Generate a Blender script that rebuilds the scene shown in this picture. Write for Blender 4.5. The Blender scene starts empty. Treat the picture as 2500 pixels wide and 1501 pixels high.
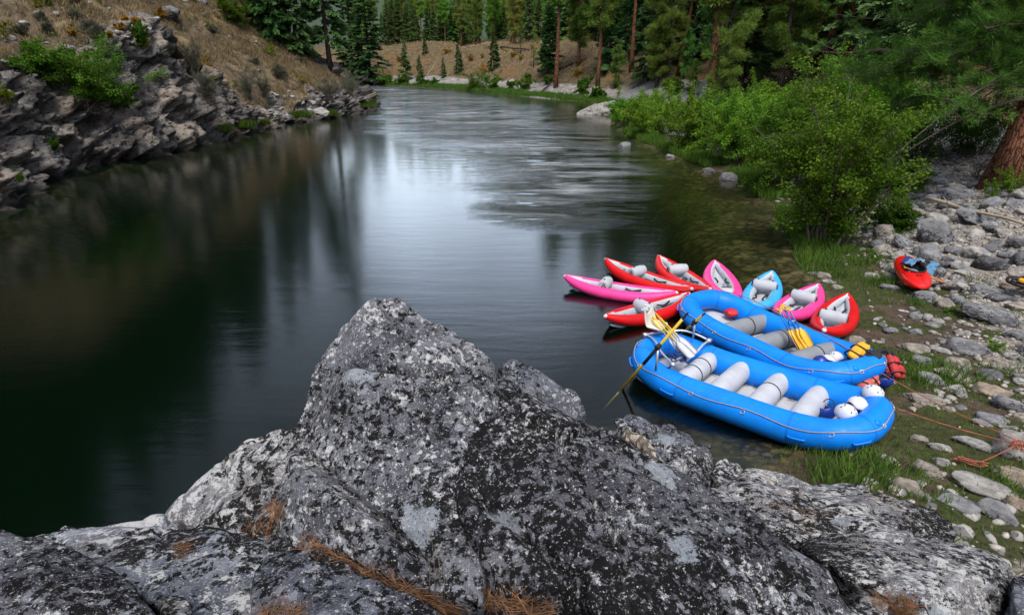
import bpy, bmesh, math, random
import numpy as np
from mathutils import Vector, Matrix, Quaternion

S = bpy.context.scene
COL = S.collection
R = math.radians
PI = math.pi
random.seed(7)
RNG = np.random.default_rng(11)

# ------------------------------------------------------------------ camera
CAM_H, FPX = 5.85, 1450.0
PITCH = math.atan(603 / FPX)
CXP, CYP = 1250.0, 750.5
cd = bpy.data.cameras.new('camera')
cam = bpy.data.objects.new('camera', cd)
COL.objects.link(cam)
cam.location = (0, 0, CAM_H)
cam.rotation_euler = (PI / 2 - PITCH, 0, 0)
cd.sensor_width = 36.0
cd.lens = 36.0 * FPX / 2500.0
cd.clip_start, cd.clip_end = 0.05, 5000
S.camera = cam


def ray(px, py):
    xr, yr = (px - CXP) / FPX, (py - CYP) / FPX
    return Vector((xr, math.cos(PITCH) - yr * math.sin(PITCH), -math.sin(PITCH) - yr * math.cos(PITCH)))


def at(px, py, z=0.0):
    d = ray(px, py)
    t = (z - CAM_H) / d.z
    return Vector((d.x * t, d.y * t, z))


def atd(px, py, depth):
    return Vector((0, 0, CAM_H)) + ray(px, py) * depth


# ------------------------------------------------------------------ numpy noise
def _hash(ix, iy, iz, seed=0):
    h = (ix.astype(np.int64) * 374761393 + iy.astype(np.int64) * 668265263 + iz.astype(np.int64) * 1274126177 + seed * 974711) & 0xFFFFFFFF
    h = ((h ^ (h >> 13)) * 1274126177) & 0xFFFFFFFF
    h = ((h ^ (h >> 16)) * 2246822519) & 0xFFFFFFFF
    h = h ^ (h >> 15)
    return (h & 0xFFFFFF) / float(0xFFFFFF)


def vnoise(P, seed=0):
    P = np.asarray(P, float)
    i = np.floor(P).astype(np.int64)
    f = P - i
    u = f * f * f * (f * (f * 6 - 15) + 10)
    out = 0
    for dx in (0, 1):
        wx = u[:, 0] if dx else 1 - u[:, 0]
        for dy in (0, 1):
            wy = u[:, 1] if dy else 1 - u[:, 1]
            for dz in (0, 1):
                wz = u[:, 2] if dz else 1 - u[:, 2]
                out = out + wx * wy * wz * _hash(i[:, 0] + dx, i[:, 1] + dy, i[:, 2] + dz, seed)
    return out * 2 - 1


def fbm(P, octv=4, gain=0.5, seed=0):
    P = np.asarray(P, float)
    a, s, out, tot = 1.0, 1.0, 0, 0
    for k in range(octv):
        out = out + a * vnoise(P * s + 17.3 * k, seed + k)
        tot += a
        a *= gain
        s *= 2.03
    return out / tot


def worley(P, seed=0, centres=False):
    """nearest and second cell distance, and a random number of the nearest cell"""
    P = np.asarray(P, float)
    i = np.floor(P).astype(np.int64)
    n = len(P)
    f1 = np.full(n, 9.0); f2 = np.full(n, 9.0); rid = np.zeros(n); cen = np.zeros((n, 3))
    for dx in (-1, 0, 1):
        for dy in (-1, 0, 1):
            for dz in (-1, 0, 1):
                c = i + np.array([dx, dy, dz])
                q = np.stack([c[:, k] + _hash(c[:, 0], c[:, 1], c[:, 2], seed + 5 + k) for k in range(3)], 1)
                d = np.linalg.norm(q - P, axis=1)
                new = d < f1
                f2 = np.where(new, f1, np.minimum(f2, d))
                rid = np.where(new, _hash(c[:, 0], c[:, 1], c[:, 2], seed + 9), rid)
                if centres: cen = np.where(new[:, None], q, cen)
                f1 = np.where(new, d, f1)
    return (f1, f2, rid, cen) if centres else (f1, f2, rid)


def sstep(a, b, x):
    t = np.clip((np.asarray(x, float) - a) / (b - a), 0, 1)
    return t * t * (3 - 2 * t)


# ------------------------------------------------------------------ object helpers
def mesh_np(name, V, F, mats=(), smooth=True, mi=None, attrs=None):
    """mesh from arrays: F is an (n,3) or (n,4) int array"""
    me = bpy.data.meshes.new(name)
    V = np.asarray(V, np.float32); F = np.asarray(F, np.int32)
    k = F.shape[1]
    me.vertices.add(len(V)); me.vertices.foreach_set('co', V.ravel())
    me.loops.add(F.size); me.loops.foreach_set('vertex_index', F.ravel())
    me.polygons.add(len(F)); me.polygons.foreach_set('loop_start', np.arange(0, F.size, k, dtype=np.int32))
    if smooth:
        me.polygons.foreach_set('use_smooth', np.ones(len(F), bool))
    if mi is not None:
        me.polygons.foreach_set('material_index', np.asarray(mi, np.int32))
    for m in mats:
        me.materials.append(m)
    me.update(calc_edges=True)
    me.validate()
    if attrs:
        for an, av in attrs.items():
            a = me.attributes.new(an, 'FLOAT', 'POINT')
            a.data.foreach_set('value', np.asarray(av, np.float32))
    return me


def mesh_py(name, V, F, mats=(), smooth=True, mi=None):
    me = bpy.data.meshes.new(name)
    me.from_pydata([tuple(v) for v in V], [], F)
    for m in mats:
        me.materials.append(m)
    if smooth:
        me.polygons.foreach_set('use_smooth', np.ones(len(me.polygons), bool))
    if mi is not None:
        me.polygons.foreach_set('material_index', np.asarray(mi, np.int32))
    me.update()
    return me


def link(name, data, parent=None, loc=None):
    o = bpy.data.objects.new(name, data)
    COL.objects.link(o)
    if parent is not None:
        o.parent = parent
    if loc is not None:
        o.location = loc
    return o


def tag(o, label=None, cat=None, group=None, kind=None):
    if label: o['label'] = label
    if cat: o['category'] = cat
    if group: o['group'] = group
    if kind: o['kind'] = kind
    return o


def thing(name, label, cat, loc=(0, 0, 0), group=None):
    return tag(link(name, None, None, loc), label, cat, group)


def copy_tree(o, parent=None):
    c = o.copy()
    COL.objects.link(c)
    c.parent = parent
    for ch in o.children:
        copy_tree(ch, c)
    return c


class MB:
    """collects shapes into one mesh"""
    def __init__(self):
        self.V, self.F, self.M = [], [], []

    def add(self, V, F, mi=0):
        b = len(self.V)
        self.V += [Vector(v) for v in V]
        self.F += [tuple(i + b for i in f) for f in F]
        self.M += [mi] * len(F) if isinstance(mi, int) else list(mi)
        return self

    def tube(self, pts, rad, n=10, closed=False, caps=True, mi=0, up=Vector((0, 0, 1)), round_caps=False):
        pts = [Vector(p) for p in pts]
        m = len(pts)
        rr = rad if hasattr(rad, '__len__') else [rad] * m
        if round_caps and not closed:
            r0, r1 = rr[0], rr[-1]
            t0 = (pts[0] - pts[1]).normalized(); t1 = (pts[-1] - pts[-2]).normalized()
            A = [(pts[0] + t0 * r0 * math.sin(a), r0 * math.cos(a)) for a in (1.45, 1.1, .75, .4)]
            B = [(pts[-1] + t1 * r1 * math.sin(a), r1 * math.cos(a)) for a in (.4, .75, 1.1, 1.45)]
            pts = [a[0] for a in A] + pts + [b[0] for b in B]
            rr = [a[1] for a in A] + list(rr) + [b[1] for b in B]
            m = len(pts)
        V, F = [], []
        prev = None
        for i, p in enumerate(pts):
            a = pts[(i - 1) % m] if (closed or i > 0) else p
            b = pts[(i + 1) % m] if (closed or i < m - 1) else p
            t = (b - a)
            t = t.normalized() if t.length > 1e-9 else Vector((1, 0, 0))
            if prev is None:
                u = up - t * up.dot(t)
                if u.length < 1e-3:
                    u = Vector((1, 0, 0)) - t * t.x
            else:
                u = prev - t * prev.dot(t)
            u.normalize(); prev = u
            w = t.cross(u)
            for k in range(n):
                an = 2 * PI * k / n
                V.append(p + (u * math.cos(an) + w * math.sin(an)) * rr[i])
        for i in range(m if closed else m - 1):
            j = (i + 1) % m
            for k in range(n):
                l = (k + 1) % n
                F.append((i * n + k, i * n + l, j * n + l, j * n + k))
        if caps and not closed:
            F.append(tuple(range(n - 1, -1, -1)))
            F.append(tuple((m - 1) * n + k for k in range(n)))
        return self.add(V, F, mi)

    def box(self, c, s, rot=None, mi=0):
        c = Vector(c); V = []
        for x in (-.5, .5):
            for y in (-.5, .5):
                for z in (-.5, .5):
                    v = Vector((x * s[0], y * s[1], z * s[2]))
                    V.append(c + (rot @ v if rot else v))
        return self.add(V, [(0, 1, 3, 2), (4, 6, 7, 5), (0, 4, 5, 1), (2, 3, 7, 6), (0, 2, 6, 4), (1, 5, 7, 3)], mi)

    def ball(self, c, s, nu=14, nv=9, rot=None, mi=0, v0=-PI / 2, v1=PI / 2):
        c = Vector(c); V, F = [], []
        for j in range(nv + 1):
            b = v0 + (v1 - v0) * j / nv
            for i in range(nu):
                a = 2 * PI * i / nu
                v = Vector((math.cos(a) * math.cos(b) * s[0], math.sin(a) * math.cos(b) * s[1], math.sin(b) * s[2]))
                V.append(c + (rot @ v if rot else v))
        for j in range(nv):
            for i in range(nu):
                l = (i + 1) % nu
                F.append((j * nu + i, j * nu + l, (j + 1) * nu + l, (j + 1) * nu + i))
        return self.add(V, F, mi)

    def build(self, name, mats, parent=None, smooth=True, loc=None):
        mats = mats if isinstance(mats, (list, tuple)) else [mats]
        me = mesh_py(name, self.V, self.F, mats, smooth, self.M)
        return link(name, me, parent, loc)


def cat_curve(P, n, closed=False):
    P = [Vector(p) for p in P]
    m = len(P); out = []
    segs = m if closed else m - 1
    for i in range(segs):
        p0 = P[(i - 1) % m] if (closed or i > 0) else P[0] * 2 - P[1]
        p1, p2 = P[i], P[(i + 1) % m]
        p3 = P[(i + 2) % m] if (closed or i < m - 2) else P[-1] * 2 - P[-2]
        for k in range(n):
            t = k / n
            out.append(.5 * ((2 * p1) + (p2 - p0) * t + (2 * p0 - 5 * p1 + 4 * p2 - p3) * t * t + (3 * p1 - p0 - 3 * p2 + p3) * t ** 3))
    if not closed:
        out.append(P[-1])
    return out


# ------------------------------------------------------------------ materials
class NT:
    def __init__(self, name):
        self.m = bpy.data.materials.new(name)
        self.m.use_nodes = True
        self.t = self.m.node_tree
        self.t.nodes.clear()
        self.out = self.t.nodes.new('ShaderNodeOutputMaterial')
        self._pos = None

    def n(self, typ, ins=None, **kw):
        nd = self.t.nodes.new(typ)
        for k, v in kw.items():
            setattr(nd, k, v)
        for k, v in (ins or {}).items():
            self.set(nd.inputs[k], v)
        return nd

    def set(self, sock, v):
        if isinstance(v, bpy.types.NodeSocket):
            self.t.links.new(v, sock)
        elif isinstance(v, (tuple, list)) and len(v) == 3 and sock.type == 'RGBA':
            sock.default_value = (*v, 1)
        else:
            sock.default_value = v

    def pos(self):
        if self._pos is None:
            self._pos = self.n('ShaderNodeNewGeometry').outputs['Position']
        return self._pos

    def objpos(self):
        return self.n('ShaderNodeTexCoord').outputs['Object']

    def mapping(self, v, scale=(1, 1, 1), rot=(0, 0, 0), loc=(0, 0, 0)):
        return self.n('ShaderNodeMapping', {'Vector': v, 'Scale': scale, 'Rotation': rot, 'Location': loc}).outputs[0]

    def noise(self, scale, detail=4, rough=.55, v=None, dist=0.0, out='Fac', dim='3D'):
        return self.n('ShaderNodeTexNoise', {'Vector': v if v is not None else self.pos(), 'Scale': scale, 'Detail': detail,
                                             'Roughness': rough, 'Distortion': dist}, noise_dimensions=dim).outputs[out]

    def voro(self, scale, v=None, feature='F1', out='Distance', rnd=1.0):
        return self.n('ShaderNodeTexVoronoi', {'Vector': v if v is not None else self.pos(), 'Scale': scale, 'Randomness': rnd}, feature=feature).outputs[out]

    def ramp(self, fac, a, b, lo=0.0, hi=1.0):
        return self.n('ShaderNodeMapRange', {'Value': fac, 'From Min': a, 'From Max': b, 'To Min': lo, 'To Max': hi}, interpolation_type='SMOOTHSTEP').outputs[0]

    def math(self, op, a, b=0.0, clamp=False):
        return self.n('ShaderNodeMath', {0: a, 1: b}, operation=op, use_clamp=clamp).outputs[0]

    def mix(self, fac, a, b, mode='MIX'):
        nd = self.n('ShaderNodeMix', data_type='RGBA', blend_type=mode)
        self.set(nd.inputs[0], fac); self.set(nd.inputs[6], a); self.set(nd.inputs[7], b)
        return nd.outputs[2]

    def bump(self, h, strength=.5, dist=.02, normal=None):
        ins = {'Height': h, 'Strength': strength, 'Distance': dist}
        if normal is not None:
            ins['Normal'] = normal
        return self.n('ShaderNodeBump', ins).outputs[0]

    def attr(self, name):
        return self.n('ShaderNodeAttribute', attribute_name=name).outputs['Fac']

    def objcol(self):
        return self.n('ShaderNodeObjectInfo').outputs['Color']

    def objrand(self):
        return self.n('ShaderNodeObjectInfo').outputs['Random']

    def pbr(self, col, rough=.6, normal=None, **kw):
        ins = {'Base Color': col, 'Roughness': rough}
        if normal is not None:
            ins['Normal'] = normal
        for k, v in kw.items():
            ins[k.replace('_', ' ')] = v
        return self.n('ShaderNodeBsdfPrincipled', ins).outputs[0]

    def done(self, sh, vol=None):
        if sh is not None:
            self.t.links.new(sh, self.out.inputs['Surface'])
        if vol is not None:
            self.t.links.new(vol, self.out.inputs['Volume'])
        return self.m


def simple(name, col, rough=.5, var=.25, vscale=3.0, bump=0.0, bscale=40, **kw):
    """one colour with mottled wear and an optional fine grain"""
    t = NT(name)
    v = t.objpos()
    n = t.noise(vscale, 5, .6, v)
    c = t.mix(t.ramp(n, .3, .75), tuple(x * (1 - var) for x in col), tuple(min(1, x * (1 + var * .5)) for x in col))
    nm = t.bump(t.noise(bscale, 3, .6, v), bump, .01) if bump else None
    r = t.ramp(t.noise(vscale * 3, 3, .5, v), .2, .8, max(.02, rough - .1), min(1, rough + .12))
    return t.done(t.pbr(c, r, nm, **kw))


def lichen_rock(name, black=.5, white=.6, fs=1.0, dark=(.075, .076, .088), light=(.20, .20, .22), stretch=(1, 1, 1), rot=(0, 0, 0), pale=.25, warm=.0, big=1.0):
    t = NT(name)
    p = t.pos()
    ps = t.mapping(p, stretch, rot)
    wob = t.noise(14, 5, .65, ps, out='Color')
    pw = t.n('ShaderNodeMix', {0: .035}, data_type='VECTOR')
    add = t.n('ShaderNodeVectorMath', {0: ps, 1: t.n('ShaderNodeVectorMath', {0: wob, 'Scale': .06}, operation='SCALE').outputs[0]}, operation='ADD').outputs[0]
    base = t.mix(t.ramp(t.noise(3.2 * big, 6, .6, ps), .35, .68), dark, light)
    # crystals of the granite
    base = t.mix(t.ramp(t.noise(95, 4, .75, ps), .52, .66, 0, .55), base, tuple(min(1, c * 2.4) for c in light))
    base = t.mix(t.ramp(t.noise(120, 4, .75, ps), .33, .43, .75, 0), base, (.02, .02, .022))
    # warm mineral stain
    base = t.mix(t.ramp(t.noise(1.3, 4, .6), .52, .74, 0, warm), base, (.36, .27, .20))
    # grey crust rings
    vd = t.voro(4.6 * big, add)
    vc = t.voro(4.6 * big, add, out='Color')
    cell = t.n('ShaderNodeSeparateColor', {0: vc}).outputs
    inside = t.ramp(t.math('ADD', vd, t.math('MULTIPLY', cell[1], .22)), .42, .36)
    grey = t.mix(cell[2], (.11, .112, .128), (.25, .255, .28))
    base = t.mix(t.math('MULTIPLY', inside, t.ramp(cell[0], .35, .45, 0, .85)), base, grey)
    # small grey crusts
    vd = t.voro(13 * big, add); vc = t.n('ShaderNodeSeparateColor', {0: t.voro(13 * big, add, out='Color')}).outputs
    base = t.mix(t.math('MULTIPLY', t.ramp(vd, .45, .40), t.ramp(vc[0], .55, .6, 0, .7)), base, t.mix(vc[1], (.10, .10, .115), (.30, .31, .33)))
    # white crust
    wn = t.math('ADD', t.noise(23 * fs, 8, .72, ps), t.math('MULTIPLY', t.noise(2.1, 3, .5), .35))
    base = t.mix(t.ramp(wn, white + .175, white + .215, 0, .85), base, (.50, .49, .475))
    # black lichen
    bn = t.math('ADD', t.noise(19 * fs, 9, .74, t.mapping(ps, loc=(7, 3, 1))), t.math('MULTIPLY', t.noise(.9, 4, .55, t.mapping(p, loc=(3, 9, 4))), .55))
    bm = t.ramp(bn, black + .265, black + .295)
    base = t.mix(t.math('MULTIPLY', bm, .96), base, (.0065, .006, .006))
    # large pale blue-green rosettes
    vd = t.voro(2.4, t.mapping(add, loc=(.37, .2, .6))); vc = t.n('ShaderNodeSeparateColor', {0: t.voro(2.4, t.mapping(add, loc=(.37, .2, .6)), out='Color')}).outputs
    rs = t.math('ADD', vd, t.math('MULTIPLY', t.noise(13, 8, .78), .62))
    base = t.mix(t.math('MULTIPLY', t.ramp(rs, .565, .54), t.math('MULTIPLY', t.ramp(vc[0], 1 - pale, 1 - pale + .02, 0, .9), t.ramp(t.noise(34, 5, .75), .36, .46))), base, t.mix(t.noise(30, 4, .7), (.19, .21, .235), (.31, .33, .355)))
    # fine flecks
    base = t.mix(t.ramp(t.noise(58, 5, .7, t.mapping(p, loc=(2, 6, 1))), .60, .64, 0, .75), base, (.55, .54, .52))
    base = t.mix(t.ramp(t.noise(50, 5, .7, t.mapping(p, loc=(8, 3, 5))), .60, .64, 0, .9), base, (.007, .0065, .0065))
    h = t.math('ADD', t.noise(26, 8, .7, ps), t.math('MULTIPLY', t.noise(130, 4, .7), .35))
    h = t.math('ADD', h, t.math('MULTIPLY', bm, .08))
    nm = t.bump(h, .9, .022)
    return t.done(t.pbr(base, t.ramp(t.noise(40, 3, .6), .2, .8, .8, .98), nm, Specular_IOR_Level=.06))


def foliage(name, c1, c2, c3, trans=.25, nscale=.7, rough=.55):
    t = NT(name)
    p = t.pos()
    oc = t.n('ShaderNodeObjectInfo')
    n = t.noise(nscale, 4, .6, p)
    c = t.mix(t.ramp(n, .32, .68), c1, c2)
    c = t.mix(t.ramp(t.noise(nscale * 7, 3, .6, p), .45, .75, 0, .8), c, c3)
    c = t.mix(1.0, c, oc.outputs['Color'], 'MULTIPLY')
    hs = t.n('ShaderNodeHueSaturation', {'Color': c, 'Hue': t.ramp(oc.outputs['Random'], 0, 1, .482, .515), 'Value': t.ramp(t.math('FRACT', t.math('MULTIPLY', oc.outputs['Random'], 7.3)), 0, 1, .75, 1.2)}).outputs[0]
    d = t.pbr(hs, rough, Specular_IOR_Level=.08)
    tr = t.n('ShaderNodeBsdfTranslucent', {'Color': hs}).outputs[0]
    return t.done(t.n('ShaderNodeMixShader', {0: trans, 1: d, 2: tr}).outputs[0])


def bark(name, c1, c2, c3, scale=1.0):
    t = NT(name)
    p = t.objpos()
    p2 = t.n('ShaderNodeVectorMath', {0: p, 1: t.n('ShaderNodeVectorMath', {0: t.noise(5, 4, .6, p, out='Color'), 'Scale': .22}, operation='SCALE').outputs[0]}, operation='ADD').outputs[0]
    q = t.mapping(p2, (1, 1, .28))
    v = t.voro(9 * scale, t.mapping(p2, (1, 1, .18)), feature='DISTANCE_TO_EDGE')
    cr = t.ramp(v, .0, .16)
    c = t.mix(t.ramp(t.noise(5 * scale, 5, .65, q), .3, .7), c1, c2)
    c = t.mix(cr, c3, c)
    h = t.math('ADD', cr, t.math('MULTIPLY', t.noise(22 * scale, 5, .65, q), .5))
    return t.done(t.pbr(c, .9, t.bump(h, .8, .05), Specular_IOR_Level=.15))


M = {}
M['boulder'] = lichen_rock('boulder_lichen', black=.55, white=.550, pale=.30, dark=(.050, .050, .059), light=(.155, .155, .17), fs=1.1)
M['boulder_dark'] = lichen_rock('boulder_dark_lichen', black=.495, white=.565, pale=.2, dark=(.042, .041, .048), light=(.125, .122, .135), fs=1.05)
M['boulder_low'] = lichen_rock('boulder_low_lichen', black=.525, white=.585, pale=.2, dark=(.045, .047, .058), light=(.135, .14, .165), big=1.25)
M['slab'] = lichen_rock('striated_slab', black=.545, white=.52, dark=(.075, .08, .097), light=(.23, .24, .27), stretch=(.55, .55, 1.8), rot=(R(10), R(-14), R(22)), pale=.1, warm=.25, fs=.8)
M['slab_light'] = lichen_rock('pale_slab', black=.55, white=.515, dark=(.095, .095, .105), light=(.25, .24, .24), stretch=(.6, .6, 1.6), rot=(R(20), R(30), R(0)), pale=.05, warm=.6, fs=.8)
M['slab_right'] = lichen_rock('speckled_slab', black=.505, white=.515, dark=(.075, .073, .08), light=(.225, .215, .21), stretch=(.6, 1.2, 1.2), rot=(R(0), R(12), R(-32)), pale=.05, warm=.5, fs=.9)
# ------------------------------------------------------------------ light
W = bpy.data.worlds.new('World')
S.world = W
W.use_nodes = True
wt = W.node_tree
wt.nodes.clear()
sky = wt.nodes.new('ShaderNodeTexSky')
sky.sky_type = 'NISHITA'
sky.sun_disc = False
SUN_EL, SUN_AZ = R(62), R(180)
sky.sun_elevation, sky.sun_rotation = SUN_EL, SUN_AZ
hs = wt.nodes.new('ShaderNodeHueSaturation')
hs.inputs['Saturation'].default_value = .55
bg = wt.nodes.new('ShaderNodeBackground')
bg.inputs[1].default_value = .15
wo = wt.nodes.new('ShaderNodeOutputWorld')
wt.links.new(sky.outputs[0], hs.inputs['Color'])
# broken overcast: grey cloud plus a bright spot added low for the river's reflection
tc = wt.nodes.new('ShaderNodeTexCoord')
cn = wt.nodes.new('ShaderNodeTexNoise')
cn.inputs['Scale'].default_value, cn.inputs['Detail'].default_value, cn.inputs['Roughness'].default_value = 2.6, 6, .55
wt.links.new(tc.outputs['Generated'], cn.inputs['Vector'])
cr = wt.nodes.new('ShaderNodeMapRange')
for k_, v_ in (('From Min', .35), ('From Max', .65), ('To Min', .42), ('To Max', 1.15)):
    cr.inputs[k_].default_value = v_
wt.links.new(cn.outputs['Fac'], cr.inputs['Value'])
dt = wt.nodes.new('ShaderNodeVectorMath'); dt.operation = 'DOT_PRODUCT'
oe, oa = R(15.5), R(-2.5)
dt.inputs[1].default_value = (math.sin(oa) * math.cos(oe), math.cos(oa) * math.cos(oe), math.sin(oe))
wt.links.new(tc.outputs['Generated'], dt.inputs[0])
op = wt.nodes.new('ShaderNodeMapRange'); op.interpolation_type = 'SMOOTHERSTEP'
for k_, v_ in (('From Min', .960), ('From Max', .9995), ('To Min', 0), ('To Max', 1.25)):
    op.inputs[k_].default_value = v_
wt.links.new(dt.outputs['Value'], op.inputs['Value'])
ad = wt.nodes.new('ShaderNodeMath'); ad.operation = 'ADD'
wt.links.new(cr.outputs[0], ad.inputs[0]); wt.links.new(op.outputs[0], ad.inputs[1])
mu = wt.nodes.new('ShaderNodeVectorMath'); mu.operation = 'SCALE'
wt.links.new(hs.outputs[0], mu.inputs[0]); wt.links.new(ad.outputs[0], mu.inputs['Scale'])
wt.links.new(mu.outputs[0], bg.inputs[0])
wt.links.new(bg.outputs[0], wo.inputs[0])
sd = bpy.data.lights.new('sun', 'SUN')
sd.energy, sd.angle, sd.color = 1.5, R(24), (1, .96, .9)
sun = link('sun', sd)
sdir = Vector((math.sin(SUN_AZ) * math.cos(SUN_EL), math.cos(SUN_AZ) * math.cos(SUN_EL), math.sin(SUN_EL)))
sun.rotation_euler = sdir.to_track_quat('Z', 'Y').to_euler()

S.view_settings.view_transform = 'Standard'
S.view_settings.look = 'None'
S.view_settings.gamma = 1
S.view_settings.exposure = 1.2
S.render.engine = 'CYCLES'
S.cycles.use_denoising = True
S.cycles.max_bounces = 8
S.cycles.transparent_max_bounces = 12
S.cycles.caustics_reflective = False
S.cycles.caustics_refractive = False
S.cycles.sample_clamp_indirect = 4

# ------------------------------------------------------------------ river outline (metres)
RIGHT = [(-9, -8.56), (-7, 2.555), (-3, 5.519), (0, 7.001), (2, 7.495), (3.6, 7.372), (4.6, 7.866), (5.7, 9.101), (7.2, 11.57), (8.2, 13.79), (8.9, 16.63), (9.6, 18.86),
         (11.3, 25.4), (12.1, 32.2), (10.9, 40.22), (9.8, 50.72), (10, 61.22), (12, 72.95), (13, 85.3), (11.5, 95.18), (4.4, 105.1), (-2.9, 119.9), (-14, 140.9), (-35, 163.1), (-70, 176.7), (-130, 186.6)]
LEFT = [(-24, -48), (-23.5, 13.67), (-22.4, 25.28), (-24.6, 32.2), (-25, 35.53), (-23.2, 38.74), (-23, 44.55), (-23.4, 53.19), (-22, 61.22), (-19.6, 68.01), (-18.2, 74.19), (-18, 81.59),
        (-20, 90.24), (-25, 107.5), (-45, 129.8), (-130, 147.1)]
RIVER = np.array(RIGHT + LEFT[::-1] + [(-9, -48)])


def seg_dist(P, A, B):
    d = B - A
    L2 = (d * d).sum()
    t = np.clip(((P - A) @ d) / L2, 0, 1)
    q = A + t[:, None] * d
    return np.hypot(P[:, 0] - q[:, 0], P[:, 1] - q[:, 1])


def line_dist(P, L):
    L = np.array(L, float)
    out = np.full(len(P), 1e9)
    for a, b in zip(L[:-1], L[1:]):
        out = np.minimum(out, seg_dist(P, a, b))
    return out


def inside(P, poly):
    n = len(poly); c = np.zeros(len(P), bool)
    j = n - 1
    for i in range(n):
        xi, yi = poly[i]; xj, yj = poly[j]
        if yi != yj:
            c ^= ((yi > P[:, 1]) != (yj > P[:, 1])) & (P[:, 0] < (xj - xi) * (P[:, 1] - yi) / (yj - yi) + xi)
        j = i
    return c


def prof(d, pts):
    return np.interp(d, [p[0] for p in pts], [p[1] for p in pts])


def ground_parts(P):
    P = np.asarray(P, float)
    x, y = P[:, 0], P[:, 1]
    ins = inside(P, RIVER)
    dr = line_dist(P, RIGHT); dl = line_dist(P, LEFT)
    far = sstep(78, 115, y - .25 * np.maximum(x - 10, 0))
    near = prof(dr, [(0, 0), (.8, .10), (2.5, .30), (5, .75), (8, 1.55), (12, 2.7), (20, 5.6), (40, 15), (90, 38), (300, 90)])
    farh = prof(dr, [(0, 0), (1.5, .35), (5, 1.1), (7.5, 1.7), (12, 4.4), (20, 8.8), (24, 9.6), (60, 12), (120, 16), (300, 34), (600, 80), (1000, 150)])
    ang = x / np.maximum(y, 30)
    side = sstep(.10, .42, ang) + sstep(-.34, -.62, ang)
    farh = farh + side * prof(dr, [(0, 0), (30, 0), (120, 25), (300, 110), (900, 260)])
    # wooded slope to the right of the terrace is gentler and lower near the water
    h = near * (1 - far) + farh * far
    n1 = fbm(np.c_[x * .16, y * .16, x * 0], 4, seed=3)
    n2 = fbm(np.c_[x * .9, y * .9, x * 0], 4, seed=8)
    rough = sstep(.5, 6, dr)
    h = h + n1 * (.15 + .10 * np.minimum(dr, 25)) * rough * .55 + n2 * (.03 + .05 * rough)
    cx = sstep(6.5, 3.4, x) * sstep(12.5, 7.5, y)              # under the rock outcrop at the camera
    h = h + cx * sstep(0, 3.0, dr) * 1.1
    bed = -prof(np.minimum(dr, dl * .8), [(0, 0), (.6, .12), (2, .45), (4, 1.2), (7, 2.8), (11, 4.8), (16, 5.9)]) * (1.35 - .85 * sstep(5.5, 7.5, x) * sstep(11, 15, y)) + n2 * .08
    bed = np.maximum(bed, -6.2)
    leftside = (~ins) & (dl < dr) & (x < 0)
    out = np.where(ins, bed, np.where(leftside, -1.6, h))
    return out, dr, dl, ins, far


def gz(x, y):
    return float(ground_parts(np.array([[x, y]]))[0][0])


def grow(a, b, s0, k):
    out = [a]; s = s0
    while out[-1] < b:
        out.append(out[-1] + s); s *= k
    return out


gx = sorted(set([-v for v in grow(30, 900, 2, 1.2)][::-1] + list(np.arange(-29, 2, 1.0)) + list(np.arange(2, 19, .11)) + list(np.arange(19, 45, .5)) + grow(45, 900, 1, 1.2)))
gy = sorted(set([-v for v in grow(6, 300, 2, 1.4)][::-1] + list(np.arange(-5, 2, .7)) + list(np.arange(2, 29, .12)) + list(np.arange(29, 76, .45)) + list(np.arange(76, 200, .9)) + grow(200, 1500, 1.5, 1.15)))
GX, GY = np.meshgrid(gx, gy)
P2 = np.c_[GX.ravel(), GY.ravel()]
H, DR, DL, INS, FAR = ground_parts(P2)
x, y = P2[:, 0], P2[:, 1]
nA = fbm(np.c_[x * .55, y * .55, x * 0], 4, seed=21)
nB = fbm(np.c_[x * 1.7, y * 1.7, x * 0], 3, seed=25)
dd = np.where(INS, -DR, DR)
grassm = sstep(-.3, .4, dd) * sstep(3.7, 2.0, dd + nA * 2.0) * (1 - FAR)
grassm = grassm * np.where(y < 33, 1, .75)
dirt = grassm * sstep(-.06, .16, nA + .35 * nB)
gravel = sstep(1.5, 3.0, dd + nA * 2.0) * sstep(15, 10, dd) * (1 - FAR)
farband = FAR * sstep(9, 7, dd + nA)
rows, cols = len(gy), len(gx)
idx = np.arange(rows * cols).reshape(rows, cols)
F = np.stack([idx[:-1, :-1].ravel(), idx[:-1, 1:].ravel(), idx[1:, 1:].ravel(), idx[1:, :-1].ravel()], 1)

t = NT('ground')
p = t.pos()
g_, d_, gr_, fb_, ins_ = t.attr('grass'), t.attr('dirt'), t.attr('gravel'), t.attr('farband'), t.attr('bed')
litter = t.mix(t.ramp(t.noise(1.1, 7, .72), .38, .62), (.058, .037, .021), (.150, .098, .050))
litter = t.mix(t.ramp(t.noise(.35, 4, .6), .5, .66, 0, .6), litter, (.09, .10, .035))
litter = t.mix(t.ramp(t.noise(.22, 5, .65, t.mapping(p, loc=(3, 3, 3))), .54, .64, 0, .7), litter, (.15, .075, .022))
litter = t.mix(t.ramp(t.noise(26, 5, .75), .56, .68, 0, .7), litter, (.30, .25, .18))
litter = t.mix(t.ramp(t.noise(9, 5, .75), .36, .26, 0, .8), litter, (.03, .022, .015))
gv = t.n('ShaderNodeSeparateColor', {0: t.voro(22, out='Color')}).outputs
gravc = t.mix(gv[0], (.20, .165, .135), (.42, .37, .31))
gravc = t.mix(t.ramp(gv[1], .72, .8, 0, .8), gravc, (.13, .13, .14))
gravc = t.mix(t.ramp(t.voro(22, feature='DISTANCE_TO_EDGE'), .10, .0, 0, .75), gravc, (.06, .05, .04))
gravc = t.mix(t.ramp(t.noise(1.6, 5, .6), .52, .7, 0, .6), gravc, (.20, .15, .11))
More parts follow.
